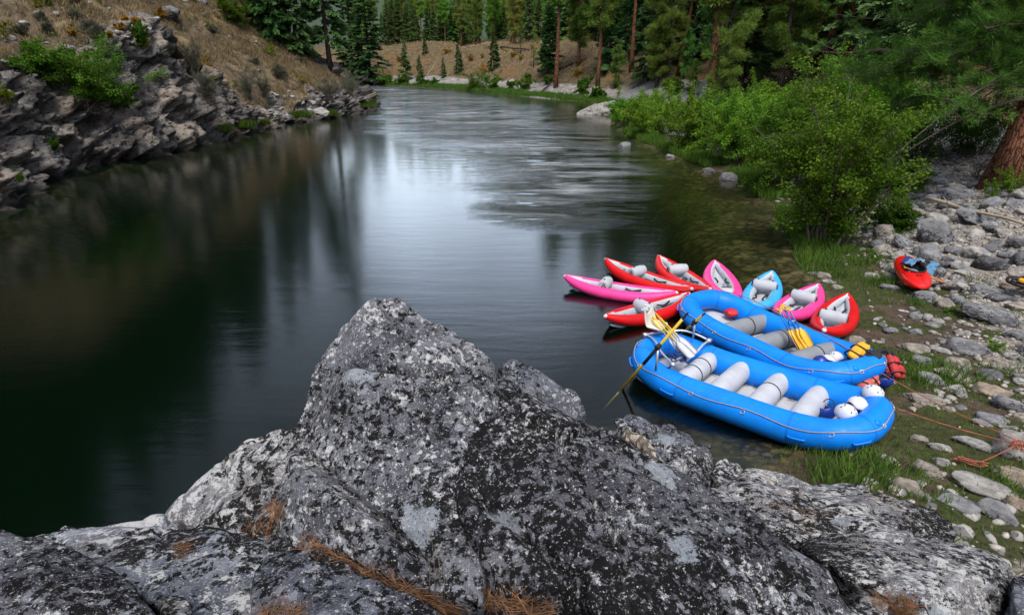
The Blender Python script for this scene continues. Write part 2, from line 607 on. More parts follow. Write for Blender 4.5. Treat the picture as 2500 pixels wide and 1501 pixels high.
gravc = t.mix(t.ramp(t.n('ShaderNodeSeparateXYZ', {0: p}).outputs[1], 22, 32), gravc, t.mix(t.noise(1.2, 6, .75), (.05, .048, .045), (.27, .265, .27)))
grassc = t.mix(t.ramp(t.noise(7, 5, .65), .3, .7), (.030, .030, .013), (.062, .066, .020))
dirtc = t.mix(t.ramp(t.noise(6, 6, .7), .3, .7), (.045, .030, .021), (.10, .07, .048))
dirtc = t.mix(t.ramp(t.noise(60, 3, .7), .66, .72, 0, .8), dirtc, (.30, .26, .21))
litter = t.mix(t.ramp(t.n('ShaderNodeSeparateXYZ', {0: p}).outputs[1], 175, 235), litter, t.mix(t.noise(.12, 6, .7), (.018, .030, .016), (.055, .075, .035)))
edge = t.math('MULTIPLY', t.math('SUBTRACT', t.noise(5, 6, .7), .5), 1.0)
base = litter
base = t.mix(t.ramp(t.math('ADD', gr_, edge), .35, .6), base, gravc)
base = t.mix(t.ramp(t.math('ADD', g_, edge), .35, .6), base, grassc)
base = t.mix(t.ramp(t.math('ADD', d_, edge), .35, .6), base, dirtc)
fg = t.n('ShaderNodeSeparateColor', {0: t.voro(1.9, out='Color')}).outputs
fbc = t.mix(fg[0], (.11, .105, .095), (.30, .28, .25))
base = t.mix(t.ramp(t.math('ADD', fb_, edge), .4, .6), base, fbc)
# stony bed: brown and olive cobbles, rounded by shading painted dark towards their edges
bp = t.n('ShaderNodeVectorMath', {0: p, 1: t.n('ShaderNodeVectorMath', {0: t.noise(3, 3, .6, out='Color'), 'Scale': .22}, operation='SCALE').outputs[0]}, operation='ADD').outputs[0]
bv = t.n('ShaderNodeSeparateColor', {0: t.voro(3.0, bp, out='Color')}).outputs
bc = t.mix(bv[0], (.045, .033, .016), (.20, .15, .075))
bc = t.mix(t.ramp(t.voro(3.0, bp), .35, .75, 0, .85), bc, (.016, .013, .007))
b2 = t.n('ShaderNodeSeparateColor', {0: t.voro(6.5, bp, out='Color')}).outputs
b2c = t.mix(t.ramp(t.voro(6.5, bp), .35, .8, 0, .85), t.mix(b2[0], (.04, .03, .014), (.17, .13, .065)), (.016, .013, .007))
bc = t.mix(t.ramp(t.noise(.9, 4, .6), .45, .55), bc, b2c)
bc = t.mix(t.ramp(t.noise(.5, 4, .6), .45, .65, 0, .7), bc, (.018, .026, .010))
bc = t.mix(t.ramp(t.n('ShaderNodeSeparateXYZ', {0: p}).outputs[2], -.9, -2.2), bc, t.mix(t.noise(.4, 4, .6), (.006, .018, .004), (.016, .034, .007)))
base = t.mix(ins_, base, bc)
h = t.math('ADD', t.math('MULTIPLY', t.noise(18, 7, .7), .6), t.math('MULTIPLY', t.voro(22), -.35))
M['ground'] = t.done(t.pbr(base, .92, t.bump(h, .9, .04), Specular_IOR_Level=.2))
me = mesh_np('ground', np.c_[P2, H], F, [M['ground']], attrs={'grass': grassm, 'dirt': dirt, 'gravel': gravel, 'farband': farband, 'bed': sstep(.15, -.15, dd)})
tag(link('ground', me), kind='structure')

# ------------------------------------------------------------------ water
RAPID = [(-34, 147.1, 10), (-16, 114.9, 10), (-7, 82.83, 11), (-2.5, 60.6, 9.5), (1.5, 45.78, 6.5), (3.2, 34.67, 4.6), (1.8, 25, 3)]


def rapid_mask(P):
    out = np.zeros(len(P))
    C = np.array(RAPID)
    for a, b in zip(C[:-1], C[1:]):
        d = b[:2] - a[:2]
        tt = np.clip(((P - a[:2]) @ d) / (d @ d), 0, 1)
        q = a[:2] + tt[:, None] * d
        w = a[2] + tt * (b[2] - a[2])
        dist = np.hypot(*(P - q).T)
        out = np.maximum(out, sstep(1.5, .0, dist / w) ** 1.4)
    return out


wx = np.arange(-130, 31, 1.0); wy = np.arange(-47, 212, 1.0)
WX, WY = np.meshgrid(wx, wy)
PW = np.c_[WX.ravel(), WY.ravel()]
rap = rapid_mask(PW)
ii = np.arange(len(PW)).reshape(len(wy), len(wx))
FT = [tuple(f) for f in np.stack([ii[:-1, :-1].ravel(), ii[:-1, 1:].ravel(), ii[1:, 1:].ravel(), ii[1:, :-1].ravel()], 1)]
ring = list(ii[0, :]) + list(ii[1:, -1]) + list(ii[-1, -2::-1]) + list(ii[-2:0:-1, 0])
nv = len(PW)
V = [(a, b, 0) for a, b in PW] + [(PW[k][0], PW[k][1], -6.5) for k in ring]
m = len(ring)
FT += [(ring[(k + 1) % m], ring[k], nv + k, nv + (k + 1) % m) for k in range(m)]
FT.append(tuple(nv + k for k in range(m - 1, -1, -1)))
t = NT('river_water')
p = t.pos()
rp = t.attr('rapid')
flow = t.mapping(p, (.34, 2.3, 1), (0, 0, R(-20)))
flow = t.n('ShaderNodeVectorMath', {0: flow, 1: t.n('ShaderNodeVectorMath', {0: t.noise(.09, 3, .5, out='Color'), 'Scale': 5.0}, operation='SCALE').outputs[0]}, operation='ADD').outputs[0]
w1 = t.noise(.75, 6, .62, flow)
w2 = t.noise(2.6, 4, .6, t.mapping(p, (.55, 1.9, 1), (0, 0, R(-12))))
patch = t.ramp(t.noise(.16, 4, .6, t.mapping(p, (.6, 1.2, 1), (0, 0, R(-20)))), .38, .62)
streak = t.ramp(t.noise(.34, 6, .66, t.mapping(t.n('ShaderNodeVectorMath', {0: p, 1: t.n('ShaderNodeVectorMath', {0: t.noise(.05, 2, .5, out='Color'), 'Scale': 14.0}, operation='SCALE').outputs[0]}, operation='ADD').outputs[0], (.42, 1.15, 1), (0, 0, R(-20)))), .42, .60)
amp = t.math('MULTIPLY', rp, t.math('MULTIPLY', t.math('ADD', .25, patch), t.math('ADD', .04, streak)))
hgt = t.math('ADD', t.math('MULTIPLY', w1, t.math('ADD', t.math('MULTIPLY', amp, .42), .010)), t.math('MULTIPLY', w2, t.math('ADD', t.math('MULTIPLY', amp, .04), .0014)))
nm = t.bump(hgt, 1.0, 1.0)
fr = t.n('ShaderNodeFresnel', {'IOR': 1.333, 'Normal': nm}).outputs[0]
rough = t.ramp(rp, 0, 1, .11, .13)
gl = t.n('ShaderNodeBsdfGlossy', {'Color': (1, 1, 1), 'Roughness': rough, 'Normal': nm}).outputs[0]
tr = t.n('ShaderNodeBsdfTransparent', {'Color': (.93, .97, .94)}).outputs[0]
body = t.n('ShaderNodeBsdfDiffuse', {'Color': (.0022, .012, .0045)}).outputs[0]
tr = t.n('ShaderNodeMixShader', {0: t.ramp(t.attr('shallow'), 0, 1, .30, .02), 1: tr, 2: body}).outputs[0]
sh = t.n('ShaderNodeMixShader', {0: fr, 1: tr, 2: gl}).outputs[0]
foam = t.n('ShaderNodeBsdfDiffuse', {'Color': (.62, .66, .68)}).outputs[0]
fmask = t.math('MULTIPLY', t.ramp(w1, .38, .66, 0, .42), t.math('MULTIPLY', rp, t.math('ADD', .02, streak)))
sh = t.n('ShaderNodeMixShader', {0: fmask, 1: sh, 2: foam}).outputs[0]
vol = t.n('ShaderNodeVolumeAbsorption', {'Color': (.46, .50, .20), 'Density': .95}).outputs[0]
M['water'] = t.done(sh, vol)
me = mesh_py('water', V, FT, [M['water']])
shal = np.clip(1 - line_dist(PW, [p_ for p_ in RIGHT if p_[1] > 9]) / 8.0, 0, 1) ** .8
a = me.attributes.new('shallow', 'FLOAT', 'POINT')
a.data.foreach_set('value', np.r_[shal, np.zeros(m)].astype(np.float32))
a = me.attributes.new('rapid', 'FLOAT', 'POINT')
a.data.foreach_set('value', np.r_[rap, np.zeros(m)].astype(np.float32))
tag(link('water', me), kind='structure')

# ------------------------------------------------------------------ left hillside with its cliff
Lp = np.array(LEFT, float)
seg = np.r_[0, np.cumsum(np.hypot(*np.diff(Lp, axis=0).T))]
yk = np.r_[np.arange(0, 60, 2.0), np.arange(60, 146, .15), np.arange(146, seg[-1], 1.5)]
bx, by = np.interp(yk, seg, Lp[:, 0]), np.interp(yk, seg, Lp[:, 1])
k5 = np.ones(25) / 25
sm = lambda v: np.convolve(np.pad(v, 12, 'edge'), k5, 'valid')
sxx, syy = sm(bx), sm(by)
tx, ty = np.gradient(sxx), np.gradient(syy)
tl = np.hypot(tx, ty)
nx, ny = -ty / tl, tx / tl
nx, ny = sm(nx), sm(ny)
CLIFF = [(-48.08, 4.85), (16.14, 4.46), (24.79, 4.85), (30.96, 4.46), (38.37, 6.08), (45.78, 8.07), (50.1, 7.88), (53.19, 5.06), (56.9, 1.46), (64.31, 1.07), (68.01, 1.75), (72.95, 2.52), (80.36, 2.52), (90.24, 1.46), (112.5, 1.16), (248.3, 0.97)]
ch = np.interp(syy, [c[0] for c in CLIFF], [c[1] for c in CLIFF])
ch = np.where(sxx < -40, 1.2, ch)
tt_c = np.linspace(0, 1, 78); tt_h = np.r_[np.linspace(0, 1, 80)[1:] ** 1.25 * 24, 24 + np.array(grow(1, 260, 1.5, 1.18))]
nS, nT = len(yk), len(tt_c) + len(tt_h)
rr = np.zeros((nS, nT)); zz = np.zeros((nS, nT)); rk = np.zeros((nS, nT))
ledge = fbm(np.c_[yk * .12, yk * 0, yk * 0 + 3], 3, seed=31)
for j, u in enumerate(tt_c):
    zc = -1.5 + (ch + 1.5) * u
    frac = np.clip(zc / ch, 0, 1)
    run = np.where(zc < 0, zc * .5, 0) + (.25 + .22 * ch) * frac ** 1.4 + .9 * sstep(.38, .60, frac + .18 * ledge) * (ch > 3) + np.where(ch < 3, 1.2 * frac, 0)
    rr[:, j] = run; zz[:, j] = zc; rk[:, j] = 1
r0 = rr[:, len(tt_c) - 1]
for j, v in enumerate(tt_h):
    k = len(tt_c) + j
    rr[:, k] = r0 + v
    slope = .80 if v < 60 else .6
    zz[:, k] = ch + .80 * min(v, 40) * (1 - .10 * math.exp(-v / 3)) + .5 * max(0, min(v, 160) - 40)
    rk[:, k] = max(0, 1 - v / .9)
X = sxx[:, None] + nx[:, None] * rr; Y = syy[:, None] + ny[:, None] * rr
P3 = np.c_[X.ravel(), Y.ravel(), zz.ravel()]
rkf = rk.ravel().copy()
# blocky joints: tilted cells pushed in and out
ca, sa = math.cos(.5), math.sin(.5)
q = np.c_[P3[:, 0], P3[:, 1] * ca + P3[:, 2] * sa, -P3[:, 1] * sa + P3[:, 2] * ca]
q = q + fbm(q * .8, 3, seed=41)[:, None] * .35
S1, S2 = np.array([.42, .34, .62]), np.array([1.15, .9, 1.7])
f1, f2, rid, c1 = worley(q * S1, 2, True)
g1, g2, rid2, c2 = worley(q * S2, 6, True)


def tilt_of(Q, c, r, k):
    a, b = r * 97.0, r * 57.0
    return ((Q - c) * np.stack([np.cos(a) * .8, np.sin(a), np.cos(b) * 1.1], 1)).sum(1) * k


h1, h2, rid3, c3 = worley(q * S2 * 2.4, 9, True)
til = tilt_of(q * S1, c1, rid, 1.1) + tilt_of(q * S2, c2, rid2, .6) + tilt_of(q * S2 * 2.4, c3, rid3, .3)
b1 = fbm(P3 * .35, 4, seed=44)
outc = fbm(P3 * np.array([.16, .16, .2]), 3, seed=47)
outcrop = sstep(.22, .42, outc) * sstep(9, 2, rr.ravel() - np.repeat(r0, nT)) * (rkf < .5)
rkf = np.clip(np.maximum(rkf * sstep(.7, 2.2, np.repeat(ch, nT)) + .35 * (rkf > .5), outcrop), 0, 1)
d = rkf * (til + (rid - .45) * 1.25 + (rid2 - .5) * .5 + b1 * .8 - np.exp(-(f2 - f1) * 9) * .35 - np.exp(-(g2 - g1) * 10) * .14 + fbm(P3 * 3.2, 3, seed=49) * .07)
d = d + (1 - rkf) * (b1 * .55 + fbm(P3 * 1.3, 4, seed=52) * .22) * sstep(-.5, .5, P3[:, 2])
d = d * np.where(P3[:, 2] > 60, 0, 1) + sstep(8, 60, rr.ravel()) * fbm(P3 * .06, 3, seed=60) * 4
NX, NY = np.repeat(nx, nT), np.repeat(ny, nT)
upw = np.where(rkf > .5, .35, .9)
P3[:, 0] -= NX * d * np.sqrt(1 - upw ** 2); P3[:, 1] -= NY * d * np.sqrt(1 - upw ** 2); P3[:, 2] += d * upw
ii = np.arange(nS * nT).reshape(nS, nT)
F = np.stack([ii[:-1, :-1].ravel(), ii[:-1, 1:].ravel(), ii[1:, 1:].ravel(), ii[1:, :-1].ravel()], 1)[:, ::-1]
HILL_P, HILL_RK, HILL_N = P3, rkf, (nS, nT)

t = NT('hillside')
p = t.pos()
rk_ = t.attr('rock')
q = t.mapping(p, (1, .7, 1.5), (R(28), 0, 0))
rc = t.mix(t.ramp(t.noise(.55, 6, .62, q), .36, .60), (.055, .052, .052), (.20, .18, .16))
rc = t.mix(t.ramp(t.noise(.28, 5, .6, t.mapping(p, loc=(4, 2, 8))), .52, .62, 0, .8), rc, (.31, .255, .20))
rc = t.mix(t.ramp(t.noise(3.4, 8, .74, q), .53, .59, 0, .9), rc, (.016, .015, .014))
rc = t.mix(t.ramp(t.noise(4.6, 8, .72, t.mapping(q, loc=(9, 1, 5))), .59, .64, 0, .7), rc, (.40, .39, .38))
rc = t.mix(t.ramp(t.noise(1.2, 5, .6, t.mapping(p, loc=(1, 7, 3))), .60, .70, 0, .8), rc, (.11, .052, .016))
tide = t.ramp(t.n('ShaderNodeSeparateXYZ', {0: p}).outputs[2], .55, .15, 0, .75)
rc = t.mix(tide, rc, (.035, .032, .028))
so = t.mix(t.ramp(t.noise(1.0, 7, .72), .38, .62), (.058, .042, .028), (.175, .130, .080))
so = t.mix(t.ramp(t.noise(.32, 4, .6, t.mapping(p, loc=(5, 5, 0))), .5, .68, 0, .85), so, (.30, .22, .105))
so = t.mix(t.ramp(t.noise(.8, 5, .65, t.mapping(p, loc=(2, 8, 4))), .58, .70, 0, .7), so, (.105, .095, .022))
so = t.mix(t.ramp(t.noise(.5, 5, .65, t.mapping(p, loc=(7, 1, 2))), .62, .72, 0, .7), so, (.15, .062, .018))
so = t.mix(t.ramp(t.noise(4.5, 7, .78), .43, .33, 0, .9), so, (.03, .021, .016))
so = t.mix(t.ramp(t.noise(6.5, 7, .78), .57, .66, 0, .75), so, (.38, .33, .25))
msk = t.ramp(t.math('ADD', rk_, t.math('MULTIPLY', t.math('SUBTRACT', t.noise(2.4, 6, .7), .5), 1.1)), .36, .56)
c = t.mix(msk, so, rc)
h = t.math('ADD', t.noise(2.6, 9, .72, q), t.math('MULTIPLY', t.noise(14, 5, .7), .3))
M['hillside'] = t.done(t.pbr(c, .93, t.bump(h, .9, .22), Specular_IOR_Level=.18))
me = mesh_np('hillside', P3, F, [M['hillside']], attrs={'rock': rkf})
tag(link('hillside', me), kind='structure')
# ------------------------------------------------------------------ boulders: hulls of measured points, weathered
def hull_mesh(groups, voxel, smooth_it=6):
    """union of convex hulls, remeshed to an even skin"""
    bm = bmesh.new()
    for pts in groups:
        b2 = bmesh.new()
        vs = [b2.verts.new(p) for p in pts]
        r = bmesh.ops.convex_hull(b2, input=vs)
        bmesh.ops.delete(b2, geom=list({e for e in r['geom_interior'] + r['geom_unused'] if isinstance(e, bmesh.types.BMVert)}), context='VERTS')
        tmp = bpy.data.meshes.new('tmp'); b2.to_mesh(tmp); b2.free()
        bm.from_mesh(tmp); bpy.data.meshes.remove(tmp)
    me = bpy.data.meshes.new('hull'); bm.to_mesh(me); bm.free()
    ob = bpy.data.objects.new('hull', me); COL.objects.link(ob)
    md = ob.modifiers.new('r', 'REMESH'); md.mode = 'VOXEL'; md.voxel_size = voxel; md.use_smooth_shade = True
    ms = ob.modifiers.new('s', 'SMOOTH'); ms.factor = .5; ms.iterations = smooth_it
    dg = bpy.context.evaluated_depsgraph_get(); dg.update()
    out = bpy.data.meshes.new_from_object(ob.evaluated_get(dg))
    bpy.data.objects.remove(ob); bpy.data.meshes.remove(me)
    return out


def get_vn(me):
    n = len(me.vertices)
    V = np.empty(n * 3, np.float32); me.vertices.foreach_get('co', V)
    N = np.empty(n * 3, np.float32); me.vertex_normals.foreach_get('vector', N)
    return V.reshape(-1, 3).astype(float), N.reshape(-1, 3).astype(float)


def weather(me, amp=.05, facet=.0, cuts=(), scale=2.0, crack=.03, cscale=1.6, fine=.008, fscale=14, seed=0, strata=0.0, sdir=(0, 0, 1), sscale=9):
    V, N = get_vn(me)
    o = np.array([seed * 3.7, seed * 1.3, seed * 2.1])
    P = V + o
    d = fbm(P * scale, 4, seed=seed) * amp
    f1, f2, rid = worley((P + fbm(P * 1.5, 2, seed=seed + 1)[:, None] * .25) * cscale, seed)
    d += (rid - .5) * crack - np.exp(-(f2 - f1) * 14) * crack * .7
    if facet:
        Q = (P + fbm(P * 1.1, 2, seed=seed + 7)[:, None] * .3) * cscale * .8
        a1, a2, ri, cn = worley(Q, seed + 8, True)
        a, b = ri * 97.0, ri * 57.0
        d += ((Q - cn) * np.stack([np.cos(a), np.sin(a), np.cos(b)], 1)).sum(1) * facet - np.exp(-(a2 - a1) * 45) * facet * .5
    d += fbm(P * fscale, 4, .6, seed=seed + 2) * fine
    for (q1, q2, dep, wid) in cuts:
        q1, q2 = np.array(q1), np.array(q2)
        L = np.linalg.norm(q2 - q1); u = (q2 - q1) / L
        nn = np.cross(u, (0, -.6, .8)); nn /= np.linalg.norm(nn)
        s = (V - q1) @ u
        e = (V - q1) @ nn + fbm(P * 2.2, 3, seed=seed + 6) * .07 + fbm(P * 9, 2, seed=seed + 3) * .012
        w = sstep(-.15, .1, s / L) * sstep(1.15, .9, s / L)
        d += w * (-dep * np.exp(-(e / wid) ** 2) + dep * .55 * sstep(0, .05, e) * sstep(.45, .06, e))
    if strata:
        s = P @ np.array(sdir) * sscale + fbm(P * 1.2, 3, seed=seed + 4) * 1.6
        d += vnoise(np.c_[s, P[:, 0] * .6, P[:, 1] * .6], seed + 5) * strata
    V = V + N * d[:, None]
    me.vertices.foreach_set('co', V.astype(np.float32).ravel())
    me.update()
    me.polygons.foreach_set('use_smooth', np.ones(len(me.polygons), bool))


def solid(specs, drop=1.4, away=.35):
    """points (px, py, depth) and their feet, hidden below and behind"""
    pts = []
    for s in specs:
        p = atd(s[0], s[1], s[2] * 1.3)
        h = Vector((p.x, p.y, 0)).normalized()
        k = s[3] if len(s) > 3 else 1
        pts += [p, p + Vector((0, 0, -drop * k)) + h * away * k]
    return pts


def boulder(name, label, cat, groups, mat, voxel=.03, smooth_it=6, group=None, **kw):
    me = hull_mesh(groups, voxel, smooth_it)
    weather(me, **kw)
    me.materials.clear(); me.materials.append(mat)
    V, _ = get_vn(me)
    c = V.mean(0); c[2] = V[:, 2].min()
    me.vertices.foreach_set('co', (V - c).astype(np.float32).ravel()); me.update()
    me.name = name
    return tag(link(name, me, None, tuple(c)), label, cat, group)


A = solid([(912, 716, 3.05), (975, 719, 3.05), (1008, 738, 3.02), (1062, 790, 2.95), (1138, 838, 2.9), (1184, 858, 2.88), (1207, 890, 2.85), (1210, 935, 2.8),
           (884, 742, 3.0), (846, 800, 2.95), (820, 828, 2.92), (772, 900, 2.85), (728, 1022, 2.72), (703, 1078, 2.66), (684, 1175, 2.55), (697, 1267, 2.42), (722, 1305, 2.34),
           (760, 1330, 2.26), (920, 1404, 2.14), (1060, 1452, 2.06), (1180, 1490, 2.0), (870, 1060, 2.42), (1000, 900, 2.68), (1040, 1200, 2.28), (1150, 1080, 2.5), (860, 1250, 2.26), (920, 800, 2.86)], 1.6)
boulder('boulder', 'tall pointed granite boulder crusted with black and white lichen, peak of the foreground outcrop', 'boulder', [A], M['boulder'], .02, 5,
        amp=.04, scale=1.7, crack=.03, cscale=1.5, fine=.014, fscale=9, seed=3, facet=.04, cuts=[(atd(845, 905, 3.6), atd(1205, 985, 3.62), .10, .022), (atd(905, 760, 3.85), atd(1130, 860, 3.72), .11, .024), (atd(745, 1130, 3.4), atd(1050, 1400, 2.8), .09, .02)])
B1 = solid([(1082, 985, 2.66), (1120, 950, 2.8), (1190, 925, 2.86), (1246, 928, 2.88), (1300, 955, 2.88), (1364, 982, 2.88), (1424, 1010, 2.9), (1462, 1042, 2.88), (1518, 1088, 2.82),
            (1088, 1080, 2.5), (1120, 1200, 2.3), (1180, 1330, 2.1), (1230, 1450, 1.95), (1300, 1120, 2.4), (1400, 1250, 2.15), (1480, 1400, 1.92), (1616, 1148, 2.66), (1710, 1190, 2.58)], 1.7)
B2 = solid([(1424, 1030, 2.86), (1518, 1086, 2.84), (1616, 1146, 2.7), (1710, 1192, 2.6), (1845, 1270, 2.46), (1936, 1334, 2.36), (2025, 1394, 2.26), (2062, 1452, 2.18), (2090, 1530, 2.1),
            (1400, 1300, 2.08), (1450, 1480, 1.84), (1600, 1330, 2.06), (1750, 1420, 2.0), (1900, 1520, 1.95), (1600, 1530, 1.82)], 1.7)
boulder('boulder', 'broad dark lichen boulder running down to the right from the pointed boulder', 'boulder', [B1, B2], M['boulder_dark'], .022, 5,
        amp=.05, scale=1.6, crack=.04, cscale=1.4, fine=.015, fscale=8, seed=5, facet=.05, cuts=[(atd(1300, 985, 3.65), atd(1520, 1330, 2.7), .10, .022), (atd(1470, 1090, 3.6), atd(1900, 1400, 2.85), .11, .024), (atd(1180, 1240, 3.0), atd(1420, 1430, 2.5), .08, .018)])
C_ = solid([(1211, 920, 3.5), (1226, 884, 3.5), (1246, 876, 3.52), (1289, 886, 3.55), (1332, 916, 3.55), (1408, 957, 3.5), (1424, 988, 3.45), (1432, 1040, 3.3), (1280, 960, 3.25), (1300, 1030, 3.1)], 2.6, .5)
boulder('boulder', 'blocky grey boulder poking out behind the notch right of the pointed boulder', 'boulder', [C_], M['boulder_low'], .03, 4, amp=.05, crack=.06, cscale=2.4, seed=7)
D_ = solid([(380, 1258, 3.25), (465, 1212, 3.35), (513, 1174, 3.4), (553, 1124, 3.45), (574, 1084, 3.5), (604, 1058, 3.52), (652, 1053, 3.52), (680, 1041, 3.5), (725, 1043, 3.4), (800, 1060, 3.3),
            (450, 1290, 3.05), (560, 1290, 2.85), (660, 1310, 2.7), (760, 1310, 2.6), (640, 1180, 3.0)], 2.2, .5)
boulder('rock_slab', 'pale weathered granite slab left of the pointed boulder, sloping into the dark water', 'slab', [D_], M['slab_light'], .028, 4,
        amp=.05, scale=2.0, crack=.05, cscale=1.7, fine=.014, fscale=8, seed=9, facet=.05, strata=.02, sdir=(.4, .3, .86), sscale=7)
E1 = solid([(70, 1315, 2.85), (121, 1301, 2.9), (152, 1283, 2.93), (217, 1271, 2.95), (293, 1256, 2.98), (334, 1249, 3.0), (394, 1251, 2.98), (447, 1268, 2.9), (440, 1330, 2.62), (430, 1390, 2.45),
            (250, 1400, 2.4), (350, 1440, 2.3), (420, 1501, 2.15)], 1.6)
E2 = solid([(452, 1283, 2.88), (487, 1264, 2.9), (560, 1282, 2.85), (654, 1306, 2.75), (680, 1340, 2.55), (650, 1420, 2.35), (640, 1520, 2.15), (440, 1400, 2.42), (400, 1470, 2.22), (420, 1540, 2.05)], 1.6)
boulder('rock_slab', 'grey slab with fine horizontal banding between the black boulder and the needle-filled crack', 'slab', [E1, E2], M['slab'], .024, 4,
        amp=.04, scale=2.0, crack=.035, cscale=1.5, fine=.012, fscale=10, seed=11, facet=.03, strata=.016, sdir=(.3, .2, .93), sscale=9)
G_ = solid([(-60, 1292, 2.3), (0, 1286, 2.3), (66, 1302, 2.3), (152, 1334, 2.25), (217, 1369, 2.2), (303, 1415, 2.12), (356, 1465, 2.05), (390, 1510, 1.98), (420, 1600, 1.85), (-60, 1500, 1.85), (150, 1480, 1.9)], 1.4)
boulder('boulder', 'low black-crusted boulder at the bottom corner beside the banded slab', 'boulder', [G_], M['boulder_dark'], .022, 5, amp=.03, crack=.02, fine=.012, fscale=9, seed=13)
H_ = solid([(652, 1312, 2.36), (698, 1301, 2.38), (735, 1312, 2.34), (789, 1352, 2.22), (910, 1405, 2.1), (1052, 1465, 2.0), (1130, 1515, 1.95), (645, 1366, 2.25), (613, 1425, 2.12), (616, 1520, 1.95),
            (800, 1520, 1.85), (1000, 1560, 1.8)], 1.4)
boulder('boulder', 'low block under the line of orange pine needles below the pointed boulder', 'boulder', [H_], M['boulder_low'], .02, 4, amp=.03, crack=.03, cscale=2, fine=.01, seed=15, facet=.015)
boulder('rock', 'small brown angular rock wedged at the foot of the banded slab', 'rock', [solid([(384, 1470, 2.12), (400, 1452, 2.15), (440, 1450, 2.15), (472, 1462, 2.12), (470, 1520, 2.0), (390, 1520, 2.0)], .5)],
        M['slab_right'], .02, 3, amp=.03, crack=.03, cscale=4, seed=17)

# right of the camera
I_ = solid([(1455, 1045, 4.6), (1507, 1029, 4.9), (1565, 1012, 5.1), (1614, 1018, 5.15), (1649, 1038, 5.1), (1687, 1069, 5.0), (1690, 1110, 4.8), (1640, 1130, 4.5), (1520, 1100, 4.4)], 2.6, .3)
boulder('boulder', 'flat-topped grey boulder at the water behind the twisted driftwood', 'boulder', [I_], M['boulder_low'], .04, 4, amp=.06, crack=.07, cscale=2.2, fine=.015, fscale=8, seed=19, facet=.10, strata=.025)
J_ = solid([(1664, 1090, 4.7), (1711, 1076, 4.85), (1738, 1082, 4.85), (1747, 1105, 4.8), (1740, 1180, 4.5), (1690, 1190, 4.3), (1660, 1150, 4.4)], 2.2, .3)
boulder('boulder', 'upright dark boulder with a pale top between the flat-topped boulder and the long slab', 'boulder', [J_], M['boulder_dark'], .035, 4, amp=.05, crack=.05, cscale=2.4, seed=21)
J2 = solid([(1632, 1138, 4.35), (1658, 1112, 4.45), (1680, 1136, 4.4), (1672, 1166, 4.25), (1640, 1165, 4.2)], 1.5, .2)
boulder('rock', 'pinkish triangular rock leaning against the upright dark boulder', 'rock', [J2], M['slab_light'], .025, 3, amp=.02, crack=.02, seed=23)
J3 = solid([(1738, 1138, 4.6), (1769, 1118, 4.75), (1809, 1130, 4.75), (1822, 1149, 4.7), (1815, 1200, 4.45), (1750, 1205, 4.35)], 2.0, .3)
boulder('boulder', 'rounded white-speckled boulder at the near end of the long slab', 'boulder', [J3], M['slab_right'], .035, 4, amp=.05, crack=.05, cscale=2.6, seed=25)
K1 = solid([(1800, 1170, 4.55), (1827, 1143, 4.75), (1872, 1153, 4.85), (1956, 1170, 4.85), (2050, 1179, 4.85), (2112, 1188, 4.8), (2135, 1216, 4.7), (2100, 1250, 4.4), (1980, 1240, 4.3), (1850, 1225, 4.3)], 2.0, .3)
K2 = solid([(1715, 1192, 4.1), (1800, 1205, 4.35), (1900, 1232, 4.35), (2130, 1222, 4.65), (2216, 1216, 4.65), (2288, 1234, 4.6), (2332, 1269, 4.5), (2350, 1302, 4.4), (2326, 1322, 4.25), (2245, 1296, 4.2),
            (2023, 1300, 3.9), (1970, 1332, 3.7), (1850, 1275, 3.75)], 2.0, .3)
boulder('rock_slab', 'long pale speckled slab stepping down from the boulders to the pebble shore', 'slab', [K1, K2], M['slab_right'], .035, 4,
        amp=.05, scale=1.6, crack=.05, cscale=1.5, fine=.015, fscale=8, seed=27, facet=.07, strata=.03, sdir=(-.2, .5, .84), sscale=7)
L_ = solid([(1960, 1335, 3.5), (1976, 1318, 3.6), (2041, 1296, 3.75), (2148, 1291, 3.85), (2225, 1299, 3.88), (2337, 1326, 3.85), (2426, 1348, 3.8), (2467, 1376, 3.75), (2470, 1420, 3.6), (2440, 1520, 3.3),
            (1985, 1352, 3.35), (2062, 1398, 3.2), (2245, 1436, 3.12), (2275, 1530, 2.95), (2150, 1360, 3.45)], 1.2, .5)
boulder('rock_slab', 'thick wedge-shaped slab in the bottom corner overhanging a nest of pine needles', 'slab', [L_], M['slab_right'], .026, 4,
        amp=.04, scale=1.8, crack=.03, cscale=1.6, fine=.014, fscale=9, seed=29, facet=.04, strata=.02, sdir=(.1, .5, .86), sscale=9)
N_ = solid([(2466, 1400, 3.5), (2490, 1385, 3.6), (2560, 1380, 3.7), (2580, 1500, 3.2), (2470, 1530, 3.1)], 1.4, .4)
boulder('boulder', 'dark boulder at the frame edge beside the wedge-shaped slab', 'boulder', [N_], M['boulder_low'], .03, 4, amp=.05, crack=.04, seed=31)
O_ = solid([(2055, 1470, 2.85), (2100, 1448, 3.0), (2150, 1452, 3.0), (2180, 1475, 2.95), (2180, 1540, 2.8), (2060, 1540, 2.7)], 1.2, .3)
boulder('rock', 'low pale rock under the wedge-shaped slab beside the needle nest', 'rock', [O_], M['slab_right'], .025, 4, amp=.04, crack=.04, cscale=3, seed=33)
